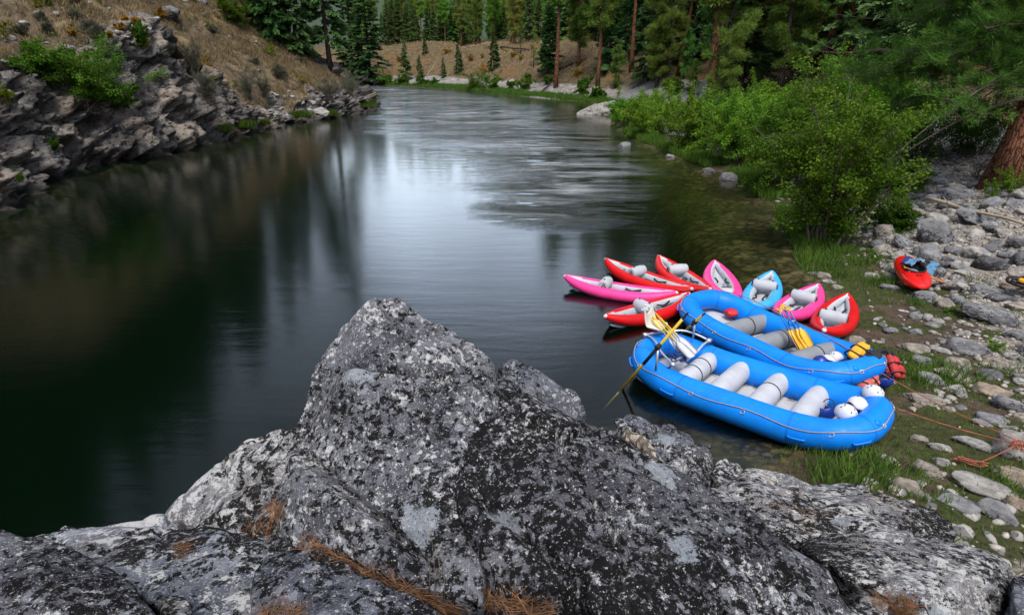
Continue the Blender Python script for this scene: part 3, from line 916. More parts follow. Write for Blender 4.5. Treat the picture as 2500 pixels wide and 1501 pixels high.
# bedrock that carries them
BR = [[(a, b * 1.2 + .25, c + .15) for a, b, c in g_] for g_ in [[(-7, -4, -3), (-6.5, .5, -3), (-4.6, 2.6, -3), (-1, 4.4, -3), (3.2, 4.6, -3), (5, 3.4, -2), (6, -4, -2), (-6, -4, 2.6), (-5, .2, 2.5), (-3.2, 1.7, 2.3), (-.6, 2.3, 2.6), (1.6, 2.2, 2.4), (2.3, 2.4, 1.8), (3.4, 2.6, 1.2), (4.4, 1.2, 1.3), (5, -4, 2.2)],
      [(-3.4, -3.5, 0), (-3.2, 1.0, 2.9), (-1.9, 1.55, 2.85), (.9, 1.45, 3.0), (1.9, 1.0, 2.9), (2.4, -3.5, 0), (-3.3, -3.5, 3.5), (2.4, -3.5, 3.4), (-1.5, .9, 3.35), (.8, .8, 3.45)]]]
me = hull_mesh([[Vector(p) for p in g] for g in BR], .06, 6)
weather(me, amp=.12, scale=1.1, crack=.10, cscale=1.1, fine=.02, fscale=6, seed=35, strata=.02)
me.materials.clear(); me.materials.append(M['slab'])
tag(link('riverbank', me), kind='structure')

# ------------------------------------------------------------------ stones of the shore
t = NT('river_stone')
p = t.objpos()
oi = t.n('ShaderNodeObjectInfo')
off = t.n('ShaderNodeVectorMath', {0: p, 1: oi.outputs['Location']}, operation='ADD').outputs[0]
c = t.mix(t.ramp(t.noise(1.6, 5, .6, off), .35, .65), (.17, .165, .165), (.36, .345, .325))
c = t.mix(1.0, c, oi.outputs['Color'], 'MULTIPLY')
c = t.mix(t.ramp(t.noise(38, 4, .75, off), .54, .66, 0, .5), c, (.45, .43, .40))
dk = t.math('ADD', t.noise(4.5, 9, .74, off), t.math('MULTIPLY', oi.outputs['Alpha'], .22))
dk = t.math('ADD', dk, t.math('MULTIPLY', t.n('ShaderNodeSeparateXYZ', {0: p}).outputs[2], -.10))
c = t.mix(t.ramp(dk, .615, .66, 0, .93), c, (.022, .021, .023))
c = t.mix(t.ramp(t.noise(6.5, 8, .72, t.mapping(off, loc=(3, 8, 1))), .60, .64, 0, .75), c, (.46, .45, .43))
h = t.math('ADD', t.noise(9, 7, .7, off), t.math('MULTIPLY', t.noise(50, 4, .7, off), .25))
M['stone'] = t.done(t.pbr(c, .88, t.bump(h, .7, .035), Specular_IOR_Level=.25))

STONES = []
for k in range(9):
    rs = random.Random(100 + k)
    pts = []
    for i in range(16 + 3 * (k % 3)):
        a, b = rs.uniform(0, 2 * PI), math.asin(rs.uniform(-1, 1))
        s = rs.uniform(.82, 1.0)
        pts.append(Vector((math.cos(a) * math.cos(b) * s, math.sin(a) * math.cos(b) * s * rs.uniform(.8, 1), math.sin(b) * s)))
    me = hull_mesh([pts], .11, 1 + (k % 3) * 3)
    weather(me, amp=.10, scale=1.3, crack=.07, cscale=1.1, fine=.03, fscale=5, seed=50 + k)
    V, _ = get_vn(me)
    V /= np.abs(V).max(0)
    me.vertices.foreach_set('co', V.astype(np.float32).ravel()); me.update()
    me.materials.clear(); me.materials.append(M['stone']); me.name = 'stone'
    STONES.append(me)


def ground_hit(px, py):
    z = .4
    for _ in range(12):
        p = at(px, py, z)
        z = .5 * z + .5 * gz(p.x, p.y)
    return at(px, py, z)


def stone(x, y, z, sx, sy, sz, rz, tone, lichen, label, group=None, name='stone', cat='stone', k=None, tilt=.12):
    o = link(name, STONES[random.randrange(9) if k is None else k], None, (x, y, z))
    o.scale = (sx, sy, sz)
    o.rotation_euler = (random.uniform(-tilt, tilt), random.uniform(-tilt, tilt), rz)
    o.color = (*tone, lichen)
    return tag(o, label, cat, group)


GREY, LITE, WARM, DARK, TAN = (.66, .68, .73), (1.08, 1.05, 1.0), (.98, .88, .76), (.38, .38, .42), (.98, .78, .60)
# px, py, w, h, tone, lichen, label
BIG = [
    (2094, 832, 56, 48, WARM, .25, 'blocky beige boulder between the rightmost red kayak and the blue raft'),
    (2128, 669, 40, 19, LITE, .1, 'flat pale stone in the grass left of the hardshell kayak'),
    (2010, 671, 36, 24, WARM, .3, 'brownish wedge stone at the water edge below the leafy bush'),
    (2022, 685, 36, 13, LITE, .1, 'thin pale stone lying in front of the brownish wedge stone'),
    (1984, 665, 26, 11, GREY, .2, 'small stone breaking the water left of the brownish wedge stone'),
    (2044, 697, 30, 13, WARM, .1, 'small flat tan stone above the tip of the rightmost red kayak'),
    (2176, 673, 46, 20, DARK, .5, 'dark stone touching the left side of the hardshell kayak'),
    (2169, 696, 56, 18, GREY, .5, 'dark speckled flat stone left of the hardshell kayak bow'),
    (2249, 718, 66, 36, GREY, .6, 'speckled grey boulder just below the hardshell kayak'),
    (2303, 734, 52, 34, WARM, .0, 'clean beige block with a sharp top edge below the wooden paddle'),
    (2333, 727, 42, 28, GREY, .6, 'lichen-spotted stone behind the clean beige block'),
    (2413, 758, 132, 50, GREY, .75, 'long dark speckled boulder in the middle of the pebble bank'),
    (2456, 782, 80, 34, DARK, .6, 'dark rounded boulder in front of the long speckled boulder'),
    (2480, 812, 60, 36, GREY, .6, 'grey boulder cut by the frame edge below the dark rounded boulder'),
    (2355, 838, 98, 54, GREY, .45, 'layered grey boulder with step-like edges in the pebble bank'),
    (2234, 806, 32, 20, GREY, .2, 'single egg-shaped grey stone on bare brown soil'),
    (2277, 808, 28, 13, LITE, .1, 'small pale stone beside the egg-shaped stone on the soil'),
    (2227, 842, 76, 32, WARM, .2, 'low rounded stone rising behind tall grass tufts'),
    (2249, 871, 60, 30, GREY, .5, 'grey stone half hidden by the tall grass tufts'),
    (2335, 882, 64, 44, WARM, .3, 'sloping beige stone below the layered boulder'),
    (2296, 850, 54, 20, LITE, .1, 'pale flat stone left of the layered boulder'),
    (2273, 920, 76, 36, GREY, .35, 'smooth grey boulder right of the red life jacket'),
    (2331, 911, 96, 32, WARM, .35, 'long low stone behind the smooth grey boulder'),
    (2419, 943, 84, 40, TAN, .05, 'tan boulder with a flat face near the frame edge'),
    (2326, 943, 54, 22, LITE, .15, 'pale stone in front of the long low stone'),
    (2456, 976, 90, 46, GREY, .65, 'rough speckled boulder below the tan boulder'),
    (2251, 968, 98, 26, WARM, .2, 'flat wedge of tan stone lying under the upper orange rope'),
    (2237, 985, 26, 14, TAN, .0, 'small tan stone beside the flat wedge under the rope'),
    (2316, 995, 32, 16, LITE, .1, 'small pale stone alone on the trampled grass'),
    (2419, 1014, 70, 30, GREY, .5, 'dark streaked stone above the oval grey stone'),
    (2398, 1029, 54, 20, GREY, .1, 'oval grey stone on the grass right of the upper rope'),
    (2374, 1074, 86, 32, LITE, .4, 'white-spotted flat boulder crossed by the upper orange rope'),
    (2478, 1076, 110, 90, LITE, .35, 'big pale boulder at the frame edge above the rope coil'),
    (2294, 1087, 60, 17, LITE, .15, 'long thin pale stone on the bare soil under the lower rope'),
    (2256, 1134, 80, 56, WARM, .5, 'rounded beige boulder with a black base beside the grass'),
    (2294, 1121, 42, 28, LITE, .35, 'small white-spotted stone behind the rounded beige boulder'),
    (2387, 1163, 146, 62, LITE, .1, 'broad smooth pale boulder in front of the rope coil'),
    (2474, 1152, 110, 50, TAN, .1, 'flat tan boulder that the orange ropes are tied over'),
    (2208, 1178, 66, 60, WARM, .35, 'pinkish boulder behind the end of the long slab'),
    (2430, 1240, 98, 66, GREY, .45, 'smooth oval boulder with a dark lichen patch on its left'),
    (2339, 1221, 100, 40, GREY, .15, 'slate-grey slab stone among the rubble'),
    (2482, 1222, 60, 40, TAN, .2, 'tan stone at the frame edge right of the smooth oval boulder'),
    (2174, 1130, 42, 13, WARM, .1, 'flat stone in the grass by the near raft'),
    (2411, 634, 88, 50, DARK, .75, 'massive dark boulder right of the hardshell kayak'),
    (2488, 627, 56, 52, DARK, .6, 'dark boulder at the frame edge beside the massive dark boulder'),
    (2273, 560, 104, 76, GREY, .6, 'large rounded lichen boulder below the bleached pole'),
    (2262, 612, 74, 42, GREY, .45, 'pale-topped boulder just above the hardshell kayak'),
    (2329, 607, 48, 26, GREY, .4, 'grey stone left of the massive dark boulder'),
    (2346, 649, 56, 22, GREY, .3, 'flat grey stone below the massive dark boulder'),
    (2359, 665, 54, 15, LITE, .1, 'spindle-shaped pale stone on the beige gravel'),
    (2402, 703, 66, 30, GREY, .5, 'grey stone with a lichen top right of the wooden paddle'),
    (2474, 692, 72, 27, TAN, .2, 'beige-topped stone near the frame edge above the yellow life jacket'),
    (2441, 722, 88, 27, DARK, .7, 'dark flat boulder left of the yellow life jacket'),
    (2474, 664, 58, 22, WARM, .4, 'spotted stone below the dark boulder at the frame edge'),
    (2386, 523, 126, 46, GREY, .65, 'long lichen boulder behind the bleached pole'),
    (2333, 470, 100, 38, GREY, .6, 'grey boulder below the big red trunk'),
    (2329, 497, 78, 28, GREY, .6, 'grey stone in front of the boulder below the big red trunk'),
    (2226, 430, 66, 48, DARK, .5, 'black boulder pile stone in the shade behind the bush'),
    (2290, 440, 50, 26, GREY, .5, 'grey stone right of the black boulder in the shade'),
    (1779, 431, 52, 30, (.5, .49, .53), .3, 'largest wet grey boulder along the bushy waterline'),
    (1729, 415, 36, 17, DARK, .2, 'dark wet stone left of the largest waterline boulder'),
    (1635, 381, 28, 13, (.8, .8, .85), .1, 'small grey stone in the water below the willows'),
    (1522, 358, 36, 17, GREY, .3, 'pair of pale stones in the shallows off the far bushes'),
    (1929, 543, 56, 34, DARK, .2, 'dark boulder under the branches of the large bush'),
]
used = []
for i, (px, py, w, h, tone, lic, lab) in enumerate(BIG):
    g = ground_hit(px, py + h * .35)
    dep = (g - Vector((0, 0, CAM_H))).dot(Vector((0, math.cos(PITCH), -math.sin(PITCH))))
    wx_ = w / FPX * dep
    el = math.atan2(CAM_H - g.z, math.hypot(g.x, g.y))
    hh = h / FPX * dep
    sy_ = wx_ * random.uniform(.55, .8)
    sz_ = max(.25 * wx_, (hh - sy_ * math.sin(el) * .55) / max(.35, math.cos(el)))
    sz_ = min(sz_, wx_ * .8)
    rz = math.atan2(-g.x, g.y) + random.uniform(-.15, .15)
    stone(g.x, g.y, max(g.z, -.1) + sz_ * .16, wx_ * .5, sy_ * .5, sz_ * .62, rz, tone, lic, lab, name='boulder' if wx_ > .5 else 'stone', cat='boulder' if wx_ > .5 else 'stone', k=i % 9)
    used.append((g.x, g.y, wx_ * .5))
# ------------------------------------------------------------------ boat materials
def rubber(name, col, rough=.42, scuff=(.5, .5, .5), samt=.35):
    t = NT(name)
    p = t.objpos()
    c = t.mix(t.ramp(t.noise(2.2, 5, .6, p), .3, .7), tuple(v * .82 for v in col), col)
    sc = t.ramp(t.noise(5, 9, .78, t.mapping(p, (.5, 1.3, 1.3))), .56, .70, 0, samt)
    c = t.mix(sc, c, tuple(v * .55 + .03 * s for v, s in zip(col, scuff)))
    c = t.mix(t.ramp(t.noise(60, 3, .6, p), .62, .75, 0, .18), c, (.6, .6, .6))
    r = t.ramp(t.noise(7, 5, .6, p), .25, .75, rough - .1, rough + .16)
    return t.done(t.pbr(c, r, t.bump(t.noise(5, 4, .6, p), .12, .02), Specular_IOR_Level=.25))


M['blue'] = rubber('blue_raft_rubber', (.003, .225, .82), samt=.6)
M['seam'] = rubber('blue_seam_band', (.003, .175, .66), .5, samt=.5)
M['sky'] = rubber('pale_blue_rubber', (.05, .40, .82), samt=.7)
M['red'] = rubber('red_rubber', (.60, .006, .008), samt=.6)
M['pink'] = rubber('pink_rubber', (.86, .055, .28), samt=.45)
M['liner'] = rubber('grey_liner', (.46, .475, .51), .55)
M['grey_thwart'] = rubber('grey_thwart', (.24, .25, .27), .5)
M['white_thwart'] = rubber('white_thwart', (.50, .51, .55), .5, samt=.5)
M['floor'] = rubber('pale_floor', (.50, .50, .51), .6, samt=.6)
M['cap'] = rubber('white_cap', (.62, .62, .64), .5, samt=.6)
M['black'] = simple('black_webbing', (.012, .012, .014), .7)
M['navy'] = simple('navy_webbing', (.012, .03, .14), .7)
M['alu'] = simple('aluminium', (.62, .62, .66), .38, .15, Metallic=.6)
M['seat'] = simple('cream_plastic', (.66, .64, .57), .45, .12)
M['oar_yellow'] = simple('yellow_shaft', (.74, .50, .025), .45, .25)
M['yellow'] = simple('yellow_plastic', (.80, .42, .012), .42, .2)
M['paddle_blue'] = simple('blue_shaft', (.012, .15, .48), .4, .2)
M['white_plastic'] = simple('white_plastic', (.58, .58, .62), .4, .15)
M['helmet'] = simple('white_helmet', (.62, .62, .68), .35, .08)
M['helmet_blue'] = simple('blue_helmet', (.008, .04, .28), .4, .2)
M['pfd_red'] = simple('red_nylon', (.52, .035, .035), .75, .3, 9, .4, 60)
M['pfd_salmon'] = simple('salmon_nylon', (.60, .12, .085), .8, .3, 9, .4, 60)
M['pfd_yellow'] = simple('yellow_nylon', (.80, .36, .01), .7, .25, 9, .4, 60)
M['hardshell'] = simple('red_plastic_shell', (.72, .008, .006), .22, .15)
M['wood'] = simple('paddle_wood', (.40, .14, .035), .5, .3, 12)
M['denim'] = simple('blue_cloth', (.10, .24, .38), .85, .35, 6, .5, 30)
M['dbag'] = simple('red_dry_bag', (.62, .01, .012), .5, .3, 8, .4, 20)
M['cord'] = simple('grey_cord', (.34, .31, .28), .8, .3, 60)
t = NT('orange_rope')
w = t.n('ShaderNodeTexWave', {'Vector': t.objpos(), 'Scale': 26.0, 'Distortion': .6}, bands_direction='DIAGONAL').outputs['Fac']
M['rope'] = t.done(t.pbr(t.mix(t.ramp(w, .35, .6), (.58, .14, .06), (.20, .08, .06)), .8, t.bump(w, .5, .01)))


def rot_z(a):
    return Matrix.Rotation(a, 3, 'Z')


def raft_path(L, Wd, r, lift=.24, n=9):
    """closed centre line of the tube of a raft, x along the length"""
    h, w = L / 2 - r, Wd / 2 - r
    K = [(0, w), (.32 * h, w), (.64 * h, .985 * w), (.84 * h, .88 * w), (.955 * h, .60 * w), (1.0 * h, .24 * w)]
    q = K + [(x, -y) for x, y in K[::-1]] + [(-x, -y) for x, y in K[1:]] + [(-x, y) for x, y in K[::-1]][:-1]
    q = [(a, b) for i, (a, b) in enumerate(q)]
    P = cat_curve([(a, b, 0) for a, b in q], n, True)
    out = []
    for p in P:
        u = abs(p.x) / h
        out.append(Vector((p.x, p.y, r + lift * max(0, u - .35) ** 2 / .42)))
    return out


def ring_normals(P):
    m = len(P); out = []
    for i in range(m):
        t_ = P[(i + 1) % m] - P[i - 1]
        nrm = Vector((t_.y, -t_.x, 0)).normalized()
        if nrm.dot(Vector((P[i].x * .35, P[i].y, 0))) < 0:
            nrm = -nrm
        out.append(nrm)
    return out


def make_raft(label, loc, rz, L, Wd, r, thw_mat, thw_x, strap_at, tilt=0.0, group='blue rafts'):
    root = thing('inflatable_raft', label, 'raft', loc, group)
    root.rotation_euler = (0, tilt, rz)
    P = raft_path(L, Wd, r)
    Nn = ring_normals(P)
    h = L / 2 - r
    rad = [r * (1 - .14 * max(0, abs(p.x) / h - .6) / .4) for p in P]
    sm_ = MB().tube(P, rad, 22, True)
    # glued seams of the tube panels, kept as thin raised bands
    m = len(P)
    for frac in (.07, .19, .31, .43, .57, .69, .81, .93):
        i = int(frac * m) % m
        tdir = (P[(i + 1) % m] - P[i]).normalized()
        sm_.tube([P[i] - tdir * .02, P[i] + tdir * .02], [rad[i] + .0025] * 2, 22, caps=False, mi=1)
    sm_.build('side_tube', [M['blue'], M['seam']], root)
    # floor
    V, F = [], []
    nx_, ny_ = 44, 18
    for i in range(nx_ + 1):
        x = -h + 2 * h * i / nx_
        ws = [abs(p.y) for p in P if abs(p.x - x) < .12 * h]
        w = max(ws) if ws else 0
        if abs(x) > .96 * h: w = min(w, Wd / 2 * .35)
        zl = min((p.z for p in P if abs(p.x - x) < .12 * h), default=r) - r
        for j in range(ny_ + 1):
            y = -w + 2 * w * j / ny_
            rib = .018 * abs(math.sin(PI * 5 * (j / ny_)))
            V.append((x, y, .10 + zl * .9 + rib))
    for i in range(nx_):
        for j in range(ny_):
            a = i * (ny_ + 1) + j
            F.append((a, a + 1, a + ny_ + 2, a + ny_ + 1))
    n0 = len(V)
    V += [(v[0], v[1], v[2] - .09) for v in V]
    F += [tuple(n0 + k for k in f[::-1]) for f in F]
    lc = MB().add(V, F)
    for s in (-1, 1):
        for k in range(15):
            x = -h * .74 + 1.48 * h * k / 14
            y = s * (Wd / 2 - 2 * r - .02)
            if abs(x) > .6 * h: y *= .82
            lc.box((x, y, .16 + .24 * max(0, abs(x) / h - .35) ** 2 / .42), (.13, .018, .02), rot_z(.25 * s * (-1) ** k), mi=1)
    lc.build('floor', [M['floor'], M['black']], root)
    # thwarts
    for k, tx_ in enumerate(thw_x):
        yy = Wd / 2 - 1.45 * r
        rt = .20
        pts = [Vector((tx_, -yy + 2 * yy * i / 8, .33)) for i in range(9)]
        th = MB().tube(pts, [rt * v for v in (.93, .985, 1, 1, 1, 1, 1, .985, .93)], 20, round_caps=True).build('thwart', thw_mat, root)
        for sy_ in strap_at[k]:
            a = Vector((tx_, sy_ * yy, .33))
            MB().tube([a - Vector((0, .014, 0)), a + Vector((0, .014, 0))], [rt + .006] * 2, 20).build('strap', M['black'], th)
    # grab line through D-rings
    ln, rings = [], []
    for i in range(m):
        a = .62 + .10 * math.sin(2 * PI * i / m * 9)
        ln.append(P[i] + Nn[i] * (rad[i] + .012) * math.cos(a) + Vector((0, 0, (rad[i] + .012) * math.sin(a))))
    MB().tube(ln, .009, 6, True).build('grab_line', M['cord'], root)
    for frac in (.02, .12, .21, .29, .38, .48, .55, .64, .73, .80, .90):
        i = int(frac * m) % m
        a = .42
        c = P[i] + Nn[i] * (rad[i] + .01) * math.cos(a) + Vector((0, 0, (rad[i] + .01) * math.sin(a)))
        tdir = (P[(i + 1) % m] - P[i]).normalized()
        up = (Vector((0, 0, 1)) * math.cos(a) - Nn[i] * math.sin(a))
        q = [c + tdir * -.035, c + tdir * .035, c + tdir * .028 + up * .06, c - tdir * .028 + up * .06]
        MB().tube(q, .006, 6, True).build('d_ring', M['alu'], root)
    for frac in (.08, .34, .42, .58, .67, .92):
        i = int(frac * m) % m
        a = .02
        c = P[i] + Nn[i] * rad[i] * math.cos(a) + Vector((0, 0, rad[i] * math.sin(a)))
        tdir = (P[(i + 1) % m] - P[i]).normalized()
        q = cat_curve([c - tdir * .13, c - tdir * .10 + Nn[i] * .035, c + tdir * .10 + Nn[i] * .035, c + tdir * .13], 3)
        MB().tube(q, .016, 8).build('handle', M['blue'], root)
    for frac in (.17, .30, .70, .85):
        i = int(frac * m) % m
        a = 1.05 if frac != .30 else .9
        nr = Nn[i] * math.cos(a) + Vector((0, 0, math.sin(a)))
        c = P[i] + nr * rad[i]
        MB().tube([c - nr * .008, c + nr * .008], [.055, .05], 16).build('valve', M['grey_thwart'] if frac in (.17,) else M['blue'], root)
    return root


def place(px, py, z):
    return at(px, py, z)


RA = R(-42.3)
C1 = Vector((4.37, 9.54, 0)); C2 = Vector((5.60, 11.64, 0))


def lx(c, a, px, py, z=.45):
    d = at(px, py, z) - c
    return d.x * math.cos(a) + d.y * math.sin(a)


raft1 = make_raft('near blue raft with white thwarts and a rowing frame at its river end', (C1.x, C1.y, -.07), RA, 4.62, 2.05, .275, M['white_thwart'],
                  [lx(C1, RA, *q) for q in ((1703, 884), (1787, 908), (1876, 945), (1976, 980))], [(-.25, .35), (), (.15,), ()], tilt=R(-1.2))
RB = R(-63.0)
raft2 = make_raft('farther blue raft with grey thwarts lying between the near raft and the kayaks', (C2.x, C2.y, -.05), RB, 4.72, 2.0, .275, M['grey_thwart'],
                  [lx(C2, RB, *q) for q in ((1813, 782), (1890, 817), (1977, 858))], [(.2,), (.3,), (.25,)], tilt=R(-1.5))


# ------------------------------------------------------------------ inflatable kayaks
def make_kayak(label, pA, pB, col, seat_u, Bw=.98, zt=.36, cap='cap', pillow=True, zbase=-.05, tilt=0):
    A_, B_ = at(*pA, zt), at(*pB, zt)
    L = (B_ - A_).length
    mid = (A_ + B_) / 2
    root = thing('inflatable_kayak', label, 'kayak', (mid.x, mid.y, zbase), 'inflatable kayaks tied around the rafts')
    root.rotation_euler = (0, tilt, math.atan2(B_.y - A_.y, B_.x - A_.x))
    xm = L / 2 - .07
    r0 = .155
    hw = Bw / 2 - r0

    def cen(x, s):
        u = min(1, abs(x) / xm)
        return Vector((x, s * hw * max(0, 1 - u ** 2.3) ** .92, r0 + .20 * u ** 2.6))

    def rd(x):
        return r0 * (1 - .52 * (abs(x) / xm) ** 3.2)
    xs = [xm * math.sin(PI / 2 * (-1 + 2 * i / 34)) for i in range(35)]
    loop = [cen(x, 1) for x in xs] + [cen(x, -1) for x in xs[::-1][1:-1]]
    rads = [rd(p.x) for p in loop]
    mb = MB().tube(loop, rads, 18, True)
    nn = ring_normals(loop)
    for f in range(len(mb.F)):
        i = f // 18
        c = sum((mb.V[k] for k in mb.F[f]), Vector()) / 4
        dvec = (c - (loop[i] + loop[(i + 1) % len(loop)]) / 2).normalized()
        inward = -dvec.dot(nn[i])
        if (inward > .45 and abs(loop[i].x) < .95 * xm) or dvec.z < -.62:
            mb.M[f] = 1
    mb.build('side_tube', [M[col], M['liner']], root)
    V, F = [], []
    nx_, ny_ = 36, 16
    for i in range(nx_ + 1):
        x = -xm * .93 + 1.86 * xm * i / nx_
        c = cen(x, 1)
        for j in range(ny_ + 1):
            y = c.y * (-1 + 2 * j / ny_)
            V.append((x, y, c.z - r0 + .055 + .05 * abs(math.sin(PI * 3 * j / ny_)) ** .6))
    for i in range(nx_):
        for j in range(ny_):
            a = i * (ny_ + 1) + j
            F.append((a, a + 1, a + ny_ + 2, a + ny_ + 1))
    n0 = len(V)
    V += [(v[0], v[1], v[2] - .10) for v in V]
    F += [tuple(n0 + k for k in f[::-1]) for f in F]
    MB().add(V, F).build('floor', M['liner'], root)
    for s, nm_ in ((-1, 'end_cap'), (1, 'end_cap')):
        x0, x1 = s * xm * .90, s * (xm + .085)
        pts = [Vector((x0 + (x1 - x0) * k / 6, 0, cen(x0 + (x1 - x0) * k / 6, 0).z + .02 * k / 6)) for k in range(7)]
        MB().tube(pts, [.07, .082, .08, .072, .06, .048, .025], 14).build(nm_, M[cap], root)
    xsu = -xm + 2 * xm * seat_u
    if pillow:
        cc = cen(xsu, 1)
        wy_ = min(.30, cc.y - .02)
        z0 = .34 + (cc.z - r0)
        pts = [Vector((xsu, -wy_ + 2 * wy_ * k / 6, z0)) for k in range(7)]
        bk = MB().tube(pts, [.138, .150, .153, .153, .153, .150, .138], 18, round_caps=False).build('backrest', M['liner'], root)
        bv = bk.modifiers.new('bev', 'BEVEL'); bv.width = .03; bv.segments = 3; bv.limit_method = 'ANGLE'; bv.angle_limit = R(50)
        for s in (-1, 1):
            MB().box((xsu, s * wy_ * .62, z0 + .168), (.05, .035, .012)).build('buckle', M['black'], bk)
            MB().tube([(xsu - .12, s * (wy_ + .02), z0 - .18), (xsu + .02, s * (wy_ + .025), z0 + .08), (xsu + .16, s * (wy_ + .03), z0 - .16)], .012, 6).build('seat_strap', M['black'], bk)
    else:
        cc = cen(xsu, 1)
        MB().ball((xsu, 0, .20 + cc.z - r0), (.24, min(.27, cc.y), .09), 18, 10).build('seat', M['liner'], root)
        MB().tube([(xsu - .04, -.13, .30 + cc.z - r0), (xsu - .04, .13, .30 + cc.z - r0)], .010, 6).build('seat_strap', M['black'], root)
    for s in (-1, 1):
        xf = xsu + .75 * (1 if seat_u < .5 else -1)
        cf = cen(xf, s)
        yi = cf.y - s * (r0 + .015)
        MB().tube(cat_curve([(xf - .22, yi, .25), (xf - .05, yi - s * .05, .22), (xf + .10, yi - s * .03, .25), (xf + .2, yi, .27)], 4), .022, 8).build('thigh_strap', M['black'], root)
        xf = xsu + .25 * (1 if seat_u < .5 else -1)
        MB().box((xf, s * max(.1, cen(xf, 1).y - .18), .145), (.16, .05, .02), rot_z(.35 * s)).build('foot_strap', M['black'], root)
    xv = xsu - .55 * (1 if seat_u < .5 else -1)
    if abs(xv) < xm * .8:
        cv = cen(xv, 1)
        MB().tube([(xv, cv.y - r0 * .75, cv.z + .02), (xv, cv.y - r0 * 1.08, cv.z + .05)], .028, 10).build('valve', M['grey_thwart'], root)
    return root


kay = [
    make_kayak('pink inflatable kayak reaching farthest out over the river', (1377, 671), (1655, 712), 'pink', .38, Bw=.86),
    make_kayak('red inflatable kayak directly behind the outermost pink one', (1477, 630), (1692, 703), 'red', .40, Bw=.90),
    make_kayak('red inflatable kayak between the other floating red one and a pink one', (1607, 622), (1736, 704), 'red', .40, Bw=.95),
    make_kayak('pink inflatable kayak without a backrest roll, tip pointing away beside the pale blue one', (1744, 634), (1790, 722), 'pink', .74, Bw=.95, pillow=False),
    make_kayak('pale blue inflatable kayak, the only blue one of the fan', (1886, 660), (1838, 744), 'sky', .40, Bw=.95),
    make_kayak('pink inflatable kayak with a grey backrest roll next to the blue paddles', (2000, 692), (1903, 762), 'pink', .40, Bw=.95),
    make_kayak('red inflatable kayak with a white bow, rightmost and half on the grassy shore', (2069, 722), (2010, 812), 'red', .64, Bw=.95, zbase=.03),
    make_kayak('red inflatable kayak nearest the pointed boulder, under the white paddle grips', (1476, 769), (1684, 713), 'red', .44, Bw=.90),
]

# ------------------------------------------------------------------ hard-shell kayak on the stones
g_ = ground_hit(2235, 690)
gA, gB = at(2210, 627, g_.z + .42), at(2250, 700, g_.z + .25)
hk_c = (gA + gB) / 2
hk_z = gz(hk_c.x, hk_c.y) + .10
hk = thing('hardshell_kayak', 'short red hard-plastic kayak parked on the stones with clothes in its cockpit', 'kayak', (hk_c.x, hk_c.y, hk_z))
Lh = 2.35
hk.rotation_euler = (R(4), R(3), math.atan2(gB.y - gA.y, gB.x - gA.x))
V, F = [], []
nX, nA = 40, 28
for i in range(nX + 1):
    u = -1 + 2 * i / nX
    k = max(0, 1 - abs(u) ** 3) ** .6
    wv, top, bot = .34 * k + .01, .16 + .12 * k - .05 * u * u + .05 * abs(u) ** 2, .17 * (abs(u) ** 2.4)
    for j in range(nA):
        a = 2 * PI * j / nA
        c_, s_ = math.cos(a), math.sin(a)
        yv = wv * math.copysign(abs(c_) ** .75, c_)
        zv = (bot + top) / 2 + (top - bot + .12 * k) / 2 * math.copysign(abs(s_) ** .8, s_) + .04 * k * s_ * (1 - abs(c_)) * (s_ > 0)
        V.append((u * Lh / 2, yv, zv + .06))
for i in range(nX):
    for j in range(nA):
        q = (i * nA + j, (i + 1) * nA + j, (i + 1) * nA + (j + 1) % nA, i * nA + (j + 1) % nA)
        c = [sum(V[k][d] for k in q) / 4 for d in range(3)]
        if c[2] > .2 and ((c[0] - .12) / .44) ** 2 + (c[1] / .235) ** 2 < 1: continue
        F.append(q)
F.append(tuple(range(nA))); F.append(tuple(nX * nA + k for k in range(nA - 1, -1, -1)))
MB().add(V, F).build('hull', M['hardshell'], hk)
def deck(x, y):
    return max(v[2] for v in V if abs(v[0] - x) < .08 and abs(v[1] - y) < .09)
ckp = [(.12 + .45 * math.cos(a), .245 * math.sin(a)) for a in [2 * PI * k / 36 for k in range(36)]]
MB().tube([(x, y, deck(x, y) + .012) for x, y in ckp], .02, 8, True).build('cockpit_rim', M['black'], hk)
MB().ball((.12, 0, .40), (.44, .245, .30), 24, 8, v0=-PI / 2, v1=-.05).build('cockpit', M['black'], hk)
MB().ball((.02, 0, .24), (.17, .15, .07), 16, 8).build('seat', M['denim'], hk)
for s in (-1, 1):
    MB().ball((.32, s * .17, .30), (.12, .035, .07), 12, 8).build('thigh_pad', M['denim'], hk)
MB().box((.72, 0, deck(.72, 0) + .006), (.03, .14, .012)).build('grab_handle', M['black'], hk)
MB().box((-1.0, 0, deck(-1.0, 0) + .006), (.10, .04, .012)).build('grab_handle', M['black'], hk)


